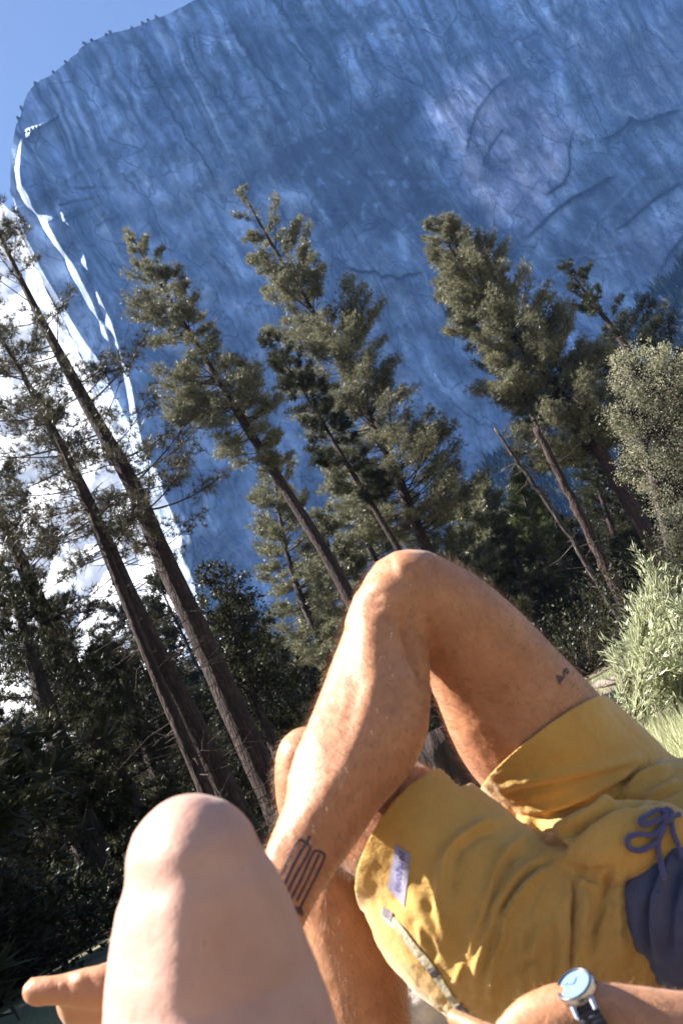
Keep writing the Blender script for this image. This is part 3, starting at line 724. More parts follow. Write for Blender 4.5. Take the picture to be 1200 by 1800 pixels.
# --- materials
def skin_mat(name, c0, c1, c2, bs=.25, sss=.05, mot=.35):
    m, nt, o = new_mat(name); v = mapping(nt)
    f = noise(nt, 14, 5, .6, v); g = noise(nt, 380, 3, .6, v); h = noise(nt, 60, 4, .6, v); sp = noise(nt, 120, 2, .5, v)
    c = ramp(nt, f, [(.3, c0), (.5, c1), (.72, c2)])
    c = mixc(nt, mot, c, ramp(nt, h, [(.3, (.75, .68, .64)), (.6, (1.08, 1.05, 1.05))]), 'MULTIPLY')
    c = mixc(nt, ramp(nt, sp, [(.70, (0, 0, 0)), (.76, (.5, .5, .5))]), c, (c0[0]*.6, c0[1]*.45, c0[2]*.4))
    p = pbr(nt, o, c, .52, bump(nt, g, bs, .0012, bump(nt, h, .35, .0035)))
    p.inputs['Subsurface Weight'].default_value = sss; p.inputs['Subsurface Radius'].default_value = (1, .35, .18); p.inputs['Subsurface Scale'].default_value = .008
    p.inputs['Specular IOR Level'].default_value = .5; p.inputs['Sheen Weight'].default_value = .12; p.inputs['Sheen Roughness'].default_value = .35
    return m
M['skin_tan'] = skin_mat('tanned_skin', (.37, .155, .070), (.43, .19, .090), (.50, .24, .122))
M['skin_pale'] = skin_mat('pale_skin', (.42, .225, .165), (.48, .268, .20), (.53, .31, .24), .2, .05, .15)
M['hair'] = simple('leg_hair', [(.3, (.10, .055, .03)), (.7, (.27, .17, .10))], 40, .5)
M['ink'] = simple('tattoo_ink', [(.3, (.045, .022, .035)), (.7, (.10, .05, .06))], 160, .6)
def cloth_mat(name, a, b, sc=900, bs=.35):
    m, nt, o = new_mat(name); v = mapping(nt)
    f = noise(nt, 9, 5, .6, v); g = noise(nt, sc, 2, .7, v); h = noise(nt, 45, 5, .6, v)
    c = mixc(nt, .4, ramp(nt, f, [(.3, a), (.7, b)]), ramp(nt, g, [(.3, (.7, .7, .7)), (.7, (1.25, 1.25, 1.25))]), 'MULTIPLY')
    p = pbr(nt, o, c, .85, bump(nt, g, bs, .0008, bump(nt, h, .5, .006))); p.inputs['Sheen Weight'].default_value = .25
    return m
M['yellow'] = cloth_mat('mustard_cotton', (.46, .255, .050), (.56, .335, .080))
M['violet'] = cloth_mat('violet_blue_cotton', (.042, .048, .090), (.068, .074, .125))
M['cord'] = cloth_mat('violet_cord', (.055, .055, .13), (.095, .09, .19), 500, .6)

def hairs(me, name, parent, n, cond, axisf, ln=.011, wd=.00013, seed=1):
    g = np.random.default_rng(seed); V, N = get(me)
    idx = g.integers(0, len(V), n*3); U_, V_ = px(V[idx]); k = cond(U_, V_, V[idx]); idx = idx[k][:n]
    P = V[idx]+g.normal(size=(len(idx), 3))*.0012; Nn = N[idx]; ax = axisf(*px(P), P)
    d = unit(Nn*(.55+.3*g.random((len(idx), 1)))+ax*.8+g.normal(size=P.shape)*.28)
    L = ln*(.5+.9*g.random(len(idx)))[:, None]; sd = unit(np.cross(d, Nn+g.normal(size=P.shape)*.5))*wd
    mid = P+d*L*.55; tip = P+d*L+ax*L*.18-Nn*L*.1
    b = Batch(); Vv = np.stack([P-sd-Nn*.0006, P+sd-Nn*.0006, mid+sd*.7, mid-sd*.7, tip], 1); o = (np.arange(len(P))*5)[:, None]
    b.add(Vv, np.concatenate([o+np.array([[0, 1, 2]]), o+np.array([[0, 2, 3]]), o+np.array([[3, 2, 4]])]))
    return b.build(name, M['hair'], parent)

# --- the man lying in shorts
man = thing('person', 'man lying back in mustard shorts with tanned hairy legs crossed, one arm resting alongside', 'person', (.45, 1.2, 0))
B = Batch()
shinA = [(712, 1045, 1.17, 77), (690, 1092, 1.16, 75), (679, 1130, 1.15, 77), (666, 1205, 1.13, 92), (645, 1285, 1.10, 100), (600, 1364, 1.06, 89), (560, 1450, 1.03, 72), (521, 1522, 1.005, 62), (489, 1590, .985, 56), (462, 1655, .97, 58)]
thighA = [(737, 1047, 1.18, 79), (800, 1095, 1.20, 90), (858, 1172, 1.23, 109), (908, 1250, 1.25, 127), (955, 1308, 1.27, 131), (1020, 1370, 1.30, 122), (1120, 1450, 1.30, 110)]
thighB = [(556, 1362, 1.20, 72), (600, 1390, 1.19, 90), (650, 1425, 1.175, 106), (700, 1450, 1.16, 114), (740, 1480, 1.155, 116), (850, 1545, 1.16, 118), (980, 1600, 1.17, 110), (1090, 1590, 1.17, 110)]
shinB = [(549, 1345, 1.20, 66), (556, 1400, 1.205, 70), (572, 1470, 1.215, 68), (592, 1560, 1.225, 71), (608, 1625, 1.235, 76), (630, 1700, 1.245, 80), (647, 1775, 1.25, 73), (680, 1850, 1.25, 52), (700, 1905, 1.25, 42)]
loft(B, shinA); loft(B, thighA); loft(B, thighB); loft(B, shinB)
# knee caps
loft(B, [(722, 1030, 1.165, 58), (690, 1060, 1.15, 60)]); loft(B, [(538, 1330, 1.195, 52), (545, 1375, 1.19, 54)])
# foot of the crossed leg
loft(B, [(495, 1700, .985, 44, 1.0), (470, 1690, .98, 62, .8), (400, 1705, .98, 66, .9), (300, 1738, .985, 60, 1.1), (200, 1752, .99, 58, 1.3), (150, 1760, .99, 48, 1.4)])
loft(B, [(185, 1735, .955, 40, .9), (150, 1737, .955, 34, .9), (112, 1740, .955, 28, 1.0), (88, 1742, .955, 26, 1.0), (64, 1743, .955, 26, .9)])
for (u0, v0, u1, v1, d, r) in [(178, 1765, 112, 1774, .965, 13), (175, 1775, 128, 1796, .995, 13), (180, 1785, 138, 1808, 1.015, 12.5), (185, 1795, 150, 1818, 1.035, 12)]:
    loft(B, [(u0, v0, d, r+3), ((u0+u1)/2, (v0+v1)/2-6, d, r-1), (u1, v1, d, r)])
# foot on the ground
loft(B, [(712, 1925, 1.25, 40), (660, 1925, 1.24, 46), (560, 1915, 1.24, 42, 1.1), (460, 1905, 1.24, 34, 1.5), (400, 1898, 1.24, 24, 1.8)])
# pelvis and trunk
loft(B, [(1040, 1560, 1.21, 90, .8), (1120, 1545, 1.215, 135, .8), (1240, 1540, 1.20, 150, .8), (1420, 1520, 1.14, 185, .75), (1650, 1480, 1.10, 205, .7), (1820, 1450, 1.06, 190, .7)])
# arm with hand on the near side
arm = [(1700, 1600, .98, 75), (1580, 1740, .90, 70), (1460, 1830, .83, 68), (1330, 1836, .83, 72), (1200, 1815, .82, 66), (1100, 1791, .82, 56), (1035, 1774, .82, 47), (985, 1780, .82, 49, .75), (945, 1806, .82, 58, .55), (920, 1840, .82, 62, .5)]
loft(B, arm)
for f, (a, b_, c_) in enumerate([((905, 1838), (848, 1812), (795, 1788)), ((895, 1865), (840, 1858), (785, 1852)), ((895, 1888), (840, 1890), (790, 1888)), ((900, 1910), (855, 1915), (815, 1918))]):
    loft(B, [(*a, .83, 19), (*b_, .85+.004*f, 16.5), (*c_, .88, 15)], k=14)
loft(B, [(955, 1825, .815, 22), (925, 1862, .80, 20), (890, 1880, .80, 16)], k=14)
body = fuse(B, 'body', .0042, 5, .5)
body.materials.clear()
# anatomy: shin edge, calf, kneecap, tendons
ridges(body, [([(704, 1085), (724, 1145), (752, 1215)], 8, -9), ([(96, 1720), (100, 1745), (98, 1764)], 4, -1.5), ([(130, 1715), (170, 1712), (210, 1718)], 9, 2.0), ([(712, 1008), (672, 1040), (655, 1075), (650, 1130), (652, 1200), (630, 1280), (600, 1350), (562, 1415), (520, 1468), (478, 1500)], 34, 6.5), ([(640, 1130), (628, 1200), (600, 1290), (562, 1370), (520, 1440)], 26, -2.0), ([(640, 1035), (625, 1075), (612, 1110)], 16, 3.0), ([(690, 1000), (722, 990), (750, 1000)], 26, 4.0), ([(660, 1040), (668, 1075)], 18, -3.0),
              ([(612, 1110), (585, 1190), (555, 1270), (525, 1350)], 14, 2.2), ([(700, 1160), (720, 1240), (700, 1310)], 36, 3.5), ([(640, 1180), (610, 1290), (575, 1380)], 14, -1.6),
              ([(520, 1300), (505, 1340), (500, 1390)], 18, 3.0), ([(545, 1300), (530, 1350), (520, 1400)], 10, -2.5),
              ([(590, 1540), (560, 1600)], 9, 2.0), ([(575, 1540), (545, 1600)], 8, -1.5), ([(500, 1460), (480, 1500), (470, 1540)], 10, 2.0),
              ([(800, 1060), (900, 1150), (1000, 1250)], 50, 3.0), ([(780, 1190), (850, 1300)], 30, 2.0), ([(150, 1716), (130, 1730)], 14, 2.0), ([(118, 1715), (116, 1760)], 7, -1.8),
              ([(700, 1440), (690, 1500)], 25, 2.0), ([(1080, 1760), (1000, 1745)], 8, 1.5)])
V_, N_ = get(body)
V_ += N_*((fbm(V_*90, 3, 3)-.5)*.0014+(fbm(V_*14, 2, 5)-.5)*.003)[:, None]; put(body, V_)
bo = link('body', body, M['skin_tan'], man); tag(bo)
BVB = bvh(body)
def ribbon(bt, pts, w, bv, off=.0006, n=None):
    P2 = catmull(np.array(pts, float), n or len(pts)*6) if len(pts) > 2 else catmull(np.array(pts, float), 10)
    H = []
    for (u, v) in P2:
        h = hit(bv, u, v)
        if h: H.append(h)
    if len(H) < 2: return
    P = np.array([h[0]+h[1]*off for h in H]); N = np.array([h[1] for h in H]); T = unit(np.gradient(P, axis=0)); S = unit(np.cross(T, N))*w/2
    n = len(P); V = np.vstack([P-S, P+S]); i = np.arange(n-1)
    bt.add(V, np.concatenate([np.stack([i, i+1, i+1+n], 1), np.stack([i, i+1+n, i+n], 1)]))
tb = Batch(); wI = .0028
Z = lambda x, y: (440+x*.15, 1440+y*.15)
for pl in [[Z(295, 790), Z(420, 540), Z(545, 290), Z(590, 245), Z(650, 275), Z(700, 330), Z(650, 450), Z(520, 680), Z(405, 930)],
           [Z(700, 195), Z(640, 300), Z(520, 510), Z(345, 890)], [Z(345, 890), Z(400, 950)],
           [Z(460, 960), Z(600, 690), Z(720, 420), Z(770, 370), Z(850, 400), Z(865, 450), Z(780, 640), Z(700, 800), Z(580, 1040)],
           [Z(805, 410), Z(700, 640), Z(540, 960)]]:
    ribbon(tb, pl, wI, BVB)
for q in range(6): ribbon(tb, [Z(400+18*q, 985+22*q), Z(470+24*q, 1020+14*q), Z(600, 1060+14*q)], .0035, BVB, .0007+.0001*q)
tb.build('ankle_tattoo', M['ink'], bo)
tb = Batch(); Z = lambda x, y: (940+x/12, 1150+y/12)
ribbon(tb, [Z(440, 470), Z(520, 480), Z(560, 520), Z(490, 600)], .0035, BVB); ribbon(tb, [Z(450, 500), Z(500, 560), Z(510, 640)], .0035, BVB, .0007)
ribbon(tb, [Z(530, 520), Z(600, 470), Z(600, 370), Z(650, 310), Z(700, 360), Z(650, 410)], .0028, BVB, .0008); ribbon(tb, [Z(610, 350), Z(690, 400)], .003, BVB, .0009)
tb.build('thigh_tattoo', M['ink'], bo)
def axA(u, v, P):
    aA = unit(at(489, 1590, .985)-at(700, 1060, 1.16)); aT = unit(at(737, 1047, 1.18)-at(1020, 1370, 1.3)); aB = unit(at(650, 1775, 1.25)-at(556, 1400, 1.205))
    th = (u > 730)[:, None] & (v < 1400)[:, None]; sb = (v > 1500)[:, None] & (u > 525)[:, None]
    return np.where(th, aT, np.where(sb, aB, aA))
hairs(body, 'hair', man, 46000, lambda u, v, P: ((v > 985) & (u < 1060) & (u > 455) & (v < 1850)) | ((u > 1045) & (v > 1700) & (u < 1350)), axA, seed=2)

# --- shorts
B = Batch()
loft(B, [(860, 1190, 1.235, 118), (910, 1252, 1.25, 137), (955, 1310, 1.27, 141), (1022, 1372, 1.295, 142), (1095, 1440, 1.30, 142), (1170, 1490, 1.27, 150)])
loft(B, [(640, 1440, 1.175, 132), (690, 1462, 1.16, 140), (730, 1482, 1.15, 143), (775, 1530, 1.14, 158), (815, 1580, 1.125, 170, .95), (880, 1625, 1.11, 176, .9), (985, 1655, 1.10, 185, .85), (1090, 1640, 1.11, 190, .85), (1180, 1600, 1.13, 190, .85)])
loft(B, [(1000, 1545, 1.19, 130, .8), (1100, 1550, 1.20, 180, .85), (1200, 1545, 1.195, 205, .85), (1240, 1540, 1.185, 205, .82)])
loft(B, [(985, 1515, 1.10, 42), (1030, 1490, 1.07, 62, .8), (1085, 1475, 1.055, 68, .75), (1160, 1470, 1.06, 62, .75)])
sh = fuse(B, 'shorts', .0036, 7, .5); sh.materials.clear()
ridges(sh, [(p_, w_*.9, a_*1.2) for p_, w_, a_ in [([(905, 1437), (862, 1444), (822, 1464), (788, 1492), (774, 1535), (774, 1600), (790, 1670)], 10, 7),
            ([(888, 1455), (845, 1468), (808, 1495), (795, 1540), (795, 1600)], 9, -4),
            ([(945, 1462), (905, 1482), (872, 1520), (850, 1580), (830, 1650), (818, 1710)], 9, 6),
            ([(930, 1490), (890, 1520), (868, 1570), (848, 1640)], 8, -5),
            ([(965, 1500), (925, 1522), (888, 1560), (862, 1612), (842, 1680), (828, 1750)], 8, 6.5),
            ([(985, 1512), (948, 1535), (908, 1575), (882, 1625), (866, 1700), (860, 1775)], 7, 6),
            ([(972, 1512), (935, 1533), (898, 1570), (873, 1620)], 5, -6),
            ([(920, 1620), (912, 1690), (920, 1770)], 7, 4), ([(945, 1600), (938, 1680), (950, 1760)], 7, 4.5), ([(965, 1590), (975, 1660), (970, 1740)], 7, -4),
            ([(1004, 1530), (1010, 1580), (1006, 1650), (1002, 1720)], 6, -11), ([(1018, 1540), (1028, 1600), (1022, 1680)], 9, 6),
            ([(1075, 1520), (1060, 1570), (1048, 1630), (1040, 1700)], 8, -7), ([(1090, 1520), (1085, 1600), (1090, 1690)], 10, 6),
            ([(1000, 1525), (1040, 1535), (1070, 1525)], 9, -8), ([(1010, 1545), (1050, 1560), (1065, 1545)], 8, 5),
            ([(925, 1440), (950, 1456), (978, 1488), (996, 1500)], 9, -16), ([(990, 1498), (1000, 1470), (1030, 1440), (1065, 1418), (1110, 1408), (1160, 1405)], 8, -10),
            ([(870, 1388), (930, 1370), (1000, 1358), (1080, 1345), (1150, 1325)], 9, 5), ([(880, 1402), (960, 1385), (1040, 1368), (1120, 1345)], 8, -4),
            ([(905, 1428), (980, 1415), (1060, 1380), (1140, 1340)], 9, 6), ([(930, 1440), (1010, 1422), (1080, 1385), (1150, 1345)], 6, -7),
            ([(955, 1462), (1020, 1437), (1090, 1390), (1165, 1345)], 7, 7), ([(965, 1478), (1030, 1445), (1100, 1400)], 5, -7),
            ([(1095, 1405), (1130, 1370), (1180, 1345)], 5, 5), ([(1105, 1412), (1145, 1380), (1190, 1358)], 4, -5), ([(1120, 1415), (1155, 1392), (1195, 1372)], 5, 5), ([(1085, 1392), (1115, 1360), (1160, 1335)], 4, -5),
            ([(1140, 1412), (1170, 1398), (1200, 1385)], 4, -4),
            ([(700, 1500), (740, 1600), (790, 1700)], 14, 3), ([(735, 1620), (745, 1665)], 6, 3.5), ([(752, 1640), (765, 1690)], 6, -3), ([(800, 1730), (815, 1690)], 6, 4)]])
V_, N_ = get(sh); u_, v_ = px(V_); wq_ = u_*.93+v_*.36; wp_ = v_*.93-u_*.36
cr = 1-np.abs(2*fbm(np.stack([(wq_+40*fbm(V_*14, 2, 1))/17, wp_/95, u_*0], -1), 3, 14)-1)
V_ += N_*((fbm(V_*30, 3, 8)-.5)*.003+(fbm(V_*90, 2, 9)-.5)*.0016+(cr-.75)*.0075*np.clip((u_-740)/150, .05, 1)*np.clip((v_-1440)/80, .08, 1))[:, None]; put(sh, V_)
# open the two leg holes
bm = bmesh.new(); bm.from_mesh(sh)
def cut(bm, pts, inside):
    a, b, c = [Vector(at(*p)) for p in pts]; n = (b-a).cross(c-a).normalized()
    if (Vector(inside)-a).dot(n) > 0: n = -n            # n points to the removed side
    cen = (a+b)/2; reg = [f for f in bm.faces if (f.calc_center_median()-cen).length < .21]
    geom = list({e for f in reg for e in f.edges}|{v for f in reg for v in f.verts})+reg
    bmesh.ops.bisect_plane(bm, geom=geom, dist=1e-5, plane_co=a, plane_no=n)
    kill = [f for f in bm.faces if (f.calc_center_median()-a).dot(n) > 0 and (f.calc_center_median()-cen).length < .2]
    return kill
k1 = cut(bm, [(1062, 1230, 1.27), (850, 1392, 1.27), (938, 1303, 1.185)], at(1100, 1440, 1.3))
k1 = [f for f in k1 if f.is_valid and px(np.array(f.calc_center_median()))[1] < 1420 and (np.array(f.calc_center_median())-CP)@FW > 1.12]
bmesh.ops.delete(bm, geom=k1, context='FACES')
k2 = cut(bm, [(790, 1357, 1.16), (668, 1602, 1.15), (659, 1490, 1.09)], at(900, 1600, 1.12))
k2 = [f for f in k2 if f.is_valid and px(np.array(f.calc_center_median()))[0] < 830]
bmesh.ops.delete(bm, geom=k2, context='FACES')
bm.to_mesh(sh); bm.free()
so_ = link('shorts', sh, M['yellow'], man)
sol = so_.modifiers.new('t', 'SOLIDIFY'); sol.thickness = .0022; sol.offset = -1
tag(so_)
BVS = bvh(sh)
# woven brand patch, mapped over the cloth
def patch(name, TL, TR, BR, BL, nu, nv, mat, off, parent, bv):
    P = []
    for j in range(nv+1):
        for i in range(nu+1):
            s, t = i/nu, j/nv; q = (1-t)*((1-s)*np.array(TL)+s*np.array(TR))+t*((1-s)*np.array(BL)+s*np.array(BR))
            h = hit(bv, *q); P.append(h[0]+h[1]*off if h else (P[-1] if P else at(*q, 1.07)))
    P = np.array(P); n = nu+1; i = (np.arange(nv)[:, None]*n+np.arange(nu)[None]).ravel()
    b = Batch(); b.add(P, np.concatenate([np.stack([i, i+1, i+n+1], 1), np.stack([i, i+n+1, i+n], 1)])); return b.build(name, mat, parent, True)
M['label'] = simple('woven_label', [(.3, (.24, .22, .30)), (.7, (.31, .285, .37))], 300, .8, .3, .001)
M['label_ink'] = simple('woven_letters', [(.3, (.06, .06, .25)), (.7, (.10, .10, .34))], 300, .8)
TL, TR, BR, BL = (695, 1483), (722, 1502), (711, 1594), (681, 1560)
lp = patch('brand_label', TL, TR, BR, BL, 6, 16, M['label'], .0010, so_, BVS)
cu = bpy.data.curves.new('t', 'FONT'); cu.body = 'patagonia'; cu.size = 1; cu.resolution_u = 3
to = bpy.data.objects.new('t', cu); COL.objects.link(to); dg = bpy.context.evaluated_depsgraph_get(); dg.update()
tm = bpy.data.meshes.new_from_object(to.evaluated_get(dg)); bpy.data.objects.remove(to)
co = np.array([v.co[:] for v in tm.vertices]); x0, x1 = co[:, 0].min(), co[:, 0].max(); y0, y1 = co[:, 1].min(), co[:, 1].max()
for v in tm.vertices:
    t = .07+.80*(v.co.x-x0)/(x1-x0); s = .25+.48*(v.co.y-y0)/(y1-y0)
    q = (1-t)*((1-s)*np.array(TL)+s*np.array(TR))+t*((1-s)*np.array(BL)+s*np.array(BR)); h = hit(BVS, *q)
    v.co = Vector(h[0]+h[1]*.0016) if h else Vector(at(*q, 1.07))
tm.materials.clear(); link('label_lettering', tm, M['label_ink'], lp, False)
# tape along the side seam, sunlit cloth tone painted into its colour
M['tape'] = simple('sunlit_seam_tape', [(.35, (.40, .34, .18)), (.6, (.55, .50, .38))], 90, .8)
M['tape_dark'] = simple('seam_tape_blocks', [(.3, (.10, .08, .09)), (.7, (.20, .17, .18))], 90, .8)
tb = Batch(); ribbon(tb, [(672, 1602), (700, 1630), (730, 1668), (756, 1700), (780, 1735), (806, 1772)], .011, BVS, .0014, 40); tp = tb.build('sunlit_seam_tape', M['tape'], so_) if tb.V else None
if tp:
    for a, b_ in [((674, 1600), (690, 1613)), ((757, 1700), (768, 1716)), ((806, 1765), (818, 1782))]:
        tb = Batch(); ribbon(tb, [a, b_], .011, BVS, .0020)
        if tb.V: tb.build('tape_block', M['tape_dark'], tp)
# shirt
B = Batch()
loft(B, [(1226, 1604, 1.045, 148, .7), (1268, 1600, 1.05, 178, .8), (1360, 1580, 1.08, 185, .85), (1500, 1520, 1.12, 205, .82), (1680, 1480, 1.09, 220, .75), (1840, 1450, 1.05, 205, .75)])
st = fuse(B, 'shirt', .005, 5); st.materials.clear()
ridges(st, [([(1190, 1480), (1162, 1550), (1150, 1620), (1158, 1700)], 8, 9), ([(1172, 1500), (1146, 1560), (1136, 1620), (1142, 1690)], 6, -8), ([(1205, 1500), (1185, 1580), (1178, 1690)], 7, -8), ([(1215, 1490), (1200, 1590), (1194, 1700)], 7, 9), ([(1140, 1540), (1124, 1600), (1128, 1680)], 6, 7)])
V_, N_ = get(st); V_ += N_*((fbm(V_*22, 3, 12)-.5)*.012)[:, None]; put(st, V_)
sho = link('shirt', st, M['violet'], man)
BVA = bvh(sh, st)
# drawstring
tb = Batch()
def cord(pts, r, lift):
    pts = np.array(pts, float); pts = (pts-[1160, 1440])*[.86, .86]+[1168, 1442]
    P2 = catmull(pts, len(pts)*7); P = []; d0 = None
    for (u, v) in P2:
        h = hit(BVA, u, v); d = (h[0]-CP)@FW if h else d0
        if d is None: d = 1.03
        d0 = d; P.append(d)
    P = np.array(P); P = np.convolve(np.r_[[P[0]]*4, P, [P[-1]]*4], np.ones(9)/9, 'valid')-lift
    tb.tube(at(P2[:, 0], P2[:, 1], P), np.full(len(P2), r)*(1+.12*np.sin(np.arange(len(P2))*2.2)), 10)
cord([(1160, 1450), (1146, 1480), (1118, 1500), (1094, 1500), (1083, 1488), (1088, 1474), (1110, 1468), (1134, 1470), (1152, 1455), (1168, 1436)], .0030, .006)
cord([(1170, 1428), (1148, 1418), (1124, 1430), (1110, 1440), (1116, 1450), (1140, 1442), (1164, 1432), (1190, 1428)], .0029, .008)
cord([(1160, 1440), (1150, 1465), (1146, 1495), (1150, 1520), (1158, 1560)], .0030, .007)
cord([(1172, 1432), (1176, 1462), (1186, 1490), (1196, 1520)], .0029, .007)
cord([(1156, 1428), (1164, 1440), (1172, 1430), (1166, 1420), (1156, 1428)], .0045, .010)
tb.build('drawstring', M['cord'], so_, True)

# --- wristwatch
W = at(1040, 1775, .82); Wn = unit(-.56*CX+.81*CY-.18*FW); Wt = unit(at(1100, 1791, .82)-at(985, 1780, .82)); Wt = unit(Wt-Wn*(Wt@Wn)); Wb = np.cross(Wn, Wt)
watch = thing('wristwatch', 'round steel wristwatch with a pale blue dial worn on the wrist at the bottom', 'watch', W+Wn*.03)
Wc = W+Wn*.0235
def disc_stack(bt, prof, k=48):
    th = np.arange(k)*2*math.pi/k; V = []
    for r, h in prof: r *= .94; V.append(Wc+Wn*h+(Wt*np.cos(th)[:, None]+Wb*np.sin(th)[:, None])*r)
    V = np.vstack(V); T = []; i = np.arange(k); j = (i+1) % k
    for q in range(len(prof)-1): o = q*k; T += [np.stack([o+i, o+j, o+j+k], 1), np.stack([o+i, o+j+k, o+i+k], 1)]
    bt.add(V, np.concatenate(T))
m, nt_, o_ = new_mat('watch_steel'); pbr(nt_, o_, (.62, .62, .65), .25, Metallic=1.0); M['steel'] = m
m, nt_, o_ = new_mat('watch_bezel'); pbr(nt_, o_, (.03, .03, .045), .3); M['bezel'] = m
m, nt_, o_ = new_mat('watch_dial'); pbr(nt_, o_, (.16, .27, .46), .3, Coat_Weight=.3); M['dial'] = m
b = Batch(); disc_stack(b, [(.0155, -.004), (.0185, -.002), (.0188, .004), (.0175, .0065)])
for sg in (-1, 1):
    for ss in (-1, 1):
        c = Wc+Wb*(sg*.0205)+Wt*(ss*.0085); b.sticks(np.array([c-Wb*sg*.005]), np.array([c+Wb*sg*.004-Wn*.004]), .0028, .0022, 8)
b.sticks(np.array([Wc-Wt*.018]), np.array([Wc-Wt*.0225]), .0024, .0024, 10)
b.build('case', M['steel'], watch)
b = Batch(); disc_stack(b, [(.0175, .0065), (.0168, .0078), (.0148, .0072), (.0148, .0060)]); b.build('bezel', M['bezel'], watch)
b = Batch(); disc_stack(b, [(.0148, .0064), (.0001, .0064)]); di = b.build('dial', M['dial'], watch)
b = Batch(); c = Wc+Wn*.0069
for a_, L_ in ((.9, .0075), (2.6, .011)): e = Wt*math.cos(a_)+Wb*math.sin(a_); b.sticks(np.array([c]), np.array([c+e*L_]), .0004, .0003, 4)
b.build('hands', M['bezel'], di)
b = Batch(); th = np.linspace(.32, 2*math.pi-.32, 60)
rx, ry = .0236, .0228
for k in range(len(th)-1):
    if k % 2: continue
    def pt(t, w_, l): return W+Wn*math.cos(t)*(rx+l)+Wb*math.sin(t)*(ry+l)+Wt*w_
    t0, t1 = th[k]+.005, th[min(k+2, len(th)-1)]-.005
    V = [pt(t0, -.0095, 0), pt(t0, .0095, 0), pt(t1, .0095, 0), pt(t1, -.0095, 0), pt(t0, -.0095, .003), pt(t0, .0095, .003), pt(t1, .0095, .003), pt(t1, -.0095, .003)]
    b.add(V, [(4, 5, 6), (4, 6, 7), (0, 1, 5), (0, 5, 4), (1, 2, 6), (1, 6, 5), (2, 3, 7), (2, 7, 6), (3, 0, 4), (3, 4, 7)])
b.build('strap', M['bezel'], watch)

# --- the photographer's bent leg
ph = thing('person', 'photographer seen only by one bare pale raised knee and thigh at the bottom left', 'person', (.0, .45, 0))
B = Batch()
loft(B, [(341, 1519, .68, 121, .95), (349, 1562, .678, 143, .95), (357, 1620, .677, 161, .95), (366, 1690, .675, 179, .95), (380, 1780, .67, 198, .95), (410, 1960, .64, 225), (480, 2250, .55, 280), (600, 2700, .42, 350)], k=40)
loft(B, [(343, 1508, .69, 96, .9), (352, 1560, .71, 98), (378, 1680, .75, 92), (415, 1800, .79, 82), (445, 1960, .82, 56), (465, 2060, .82, 48)])
loft(B, [(470, 2090, .82, 46), (420, 2085, .85, 48, .9), (330, 2060, .90, 44, 1.2), (250, 2035, .95, 30, 1.8)])
pb = fuse(B, 'body', .0045, 10, .5); pb.materials.clear()
ridges(pb, [([(372, 1402), (345, 1440), (332, 1520), (324, 1600), (318, 1700), (324, 1800), (330, 1900)], 62, 6.5), ([(262, 1520), (250, 1620), (240, 1740)], 60, -2)])
V_, N_ = get(pb); V_ += N_*((fbm(V_*90, 3, 33)-.5)*.0012+(fbm(V_*14, 2, 35)-.5)*.0018)[:, None]; put(pb, V_)
link('body', pb, M['skin_pale'], ph)

# ------------------------------------------------------------------ undergrowth, shrub, grass, pebbles, fallen wood
def ground_hit(u, v):
    r = ray(u, v); return CP+r*(-CAMH/r[..., 2])[..., None]
g = np.random.default_rng(77)
# willow shrub
base = ground_hit(np.array(1192.), np.array(1340.)); base[2] = 0
wl = thing('willow_shrub', 'pale green willow shrub with narrow upright leaves at the right edge', 'shrub', base)
tb, fb = Batch(), Batch()
stems = [(1128, 1010, 0), (1155, 1045, .1), (1180, 1075, -.1), (1100, 1110, .05), (1085, 1140, .1), (1210, 1050, 0), (1230, 1100, .2), (1120, 1080, -.2), (1145, 1090, .2), (1105, 1180, -.15), (1185, 1130, .3), (1165, 1110, -.3), (1090, 1200, 0), (1240, 1160, -.2),
         (1140, 1150, 0), (1200, 1150, .1), (1120, 1170, .25), (1170, 1190, -.2), (1110, 1230, .1), (1220, 1200, .2), (1150, 1220, -.1), (1190, 1230, .2)]
for (u, v, dy) in stems:
    u = 1130+(u-1110)*.95+(12 if u < 1125 else 0)
    top = aty(u, v, base[1]+dy); A = base+np.array([g.normal()*.10, g.normal()*.10+dy*.3, 0]); n = 12
    s = np.linspace(0, 1, n)[:, None]; C = A*(1-s)+top*s+np.array([0, 0, 1])*.10*np.sin(s*3.1)+g.normal(size=(n, 3))*.006
    tb.sticks(C[:-1], C[1:], np.linspace(.006, .002, n-1), np.linspace(.0055, .0015, n-1), 4)
    K = 16; k = .15+.85*g.random(K)**.8; bp = np.stack([np.interp(k, s[:, 0], C[:, q]) for q in range(3)], -1)
    td = unit(unit(top-A)+g.normal(size=(K, 3))*.45); tl = (.06+.10*g.random(K)); tip = bp+td*tl[:, None]
    tb.sticks(bp, tip, .0018, .0008, 3)
    for a, t, l in zip(np.vstack([bp, C[2:]]), np.vstack([td, np.tile(unit(top-A), (n-2, 1))]), np.r_[tl, np.full(n-2, .05)]):
        m_ = 20; P = a+t*(l*g.random((m_, 1)))+g.normal(size=(m_, 3))*.008
        fb.leaves(P, np.tile(t+[0, 0, .3], (m_, 1)), .032, .0062, .5, g)
tb.build('stems', M['deadwood'], wl, True); fb.build('leaves', M['willow'], wl)
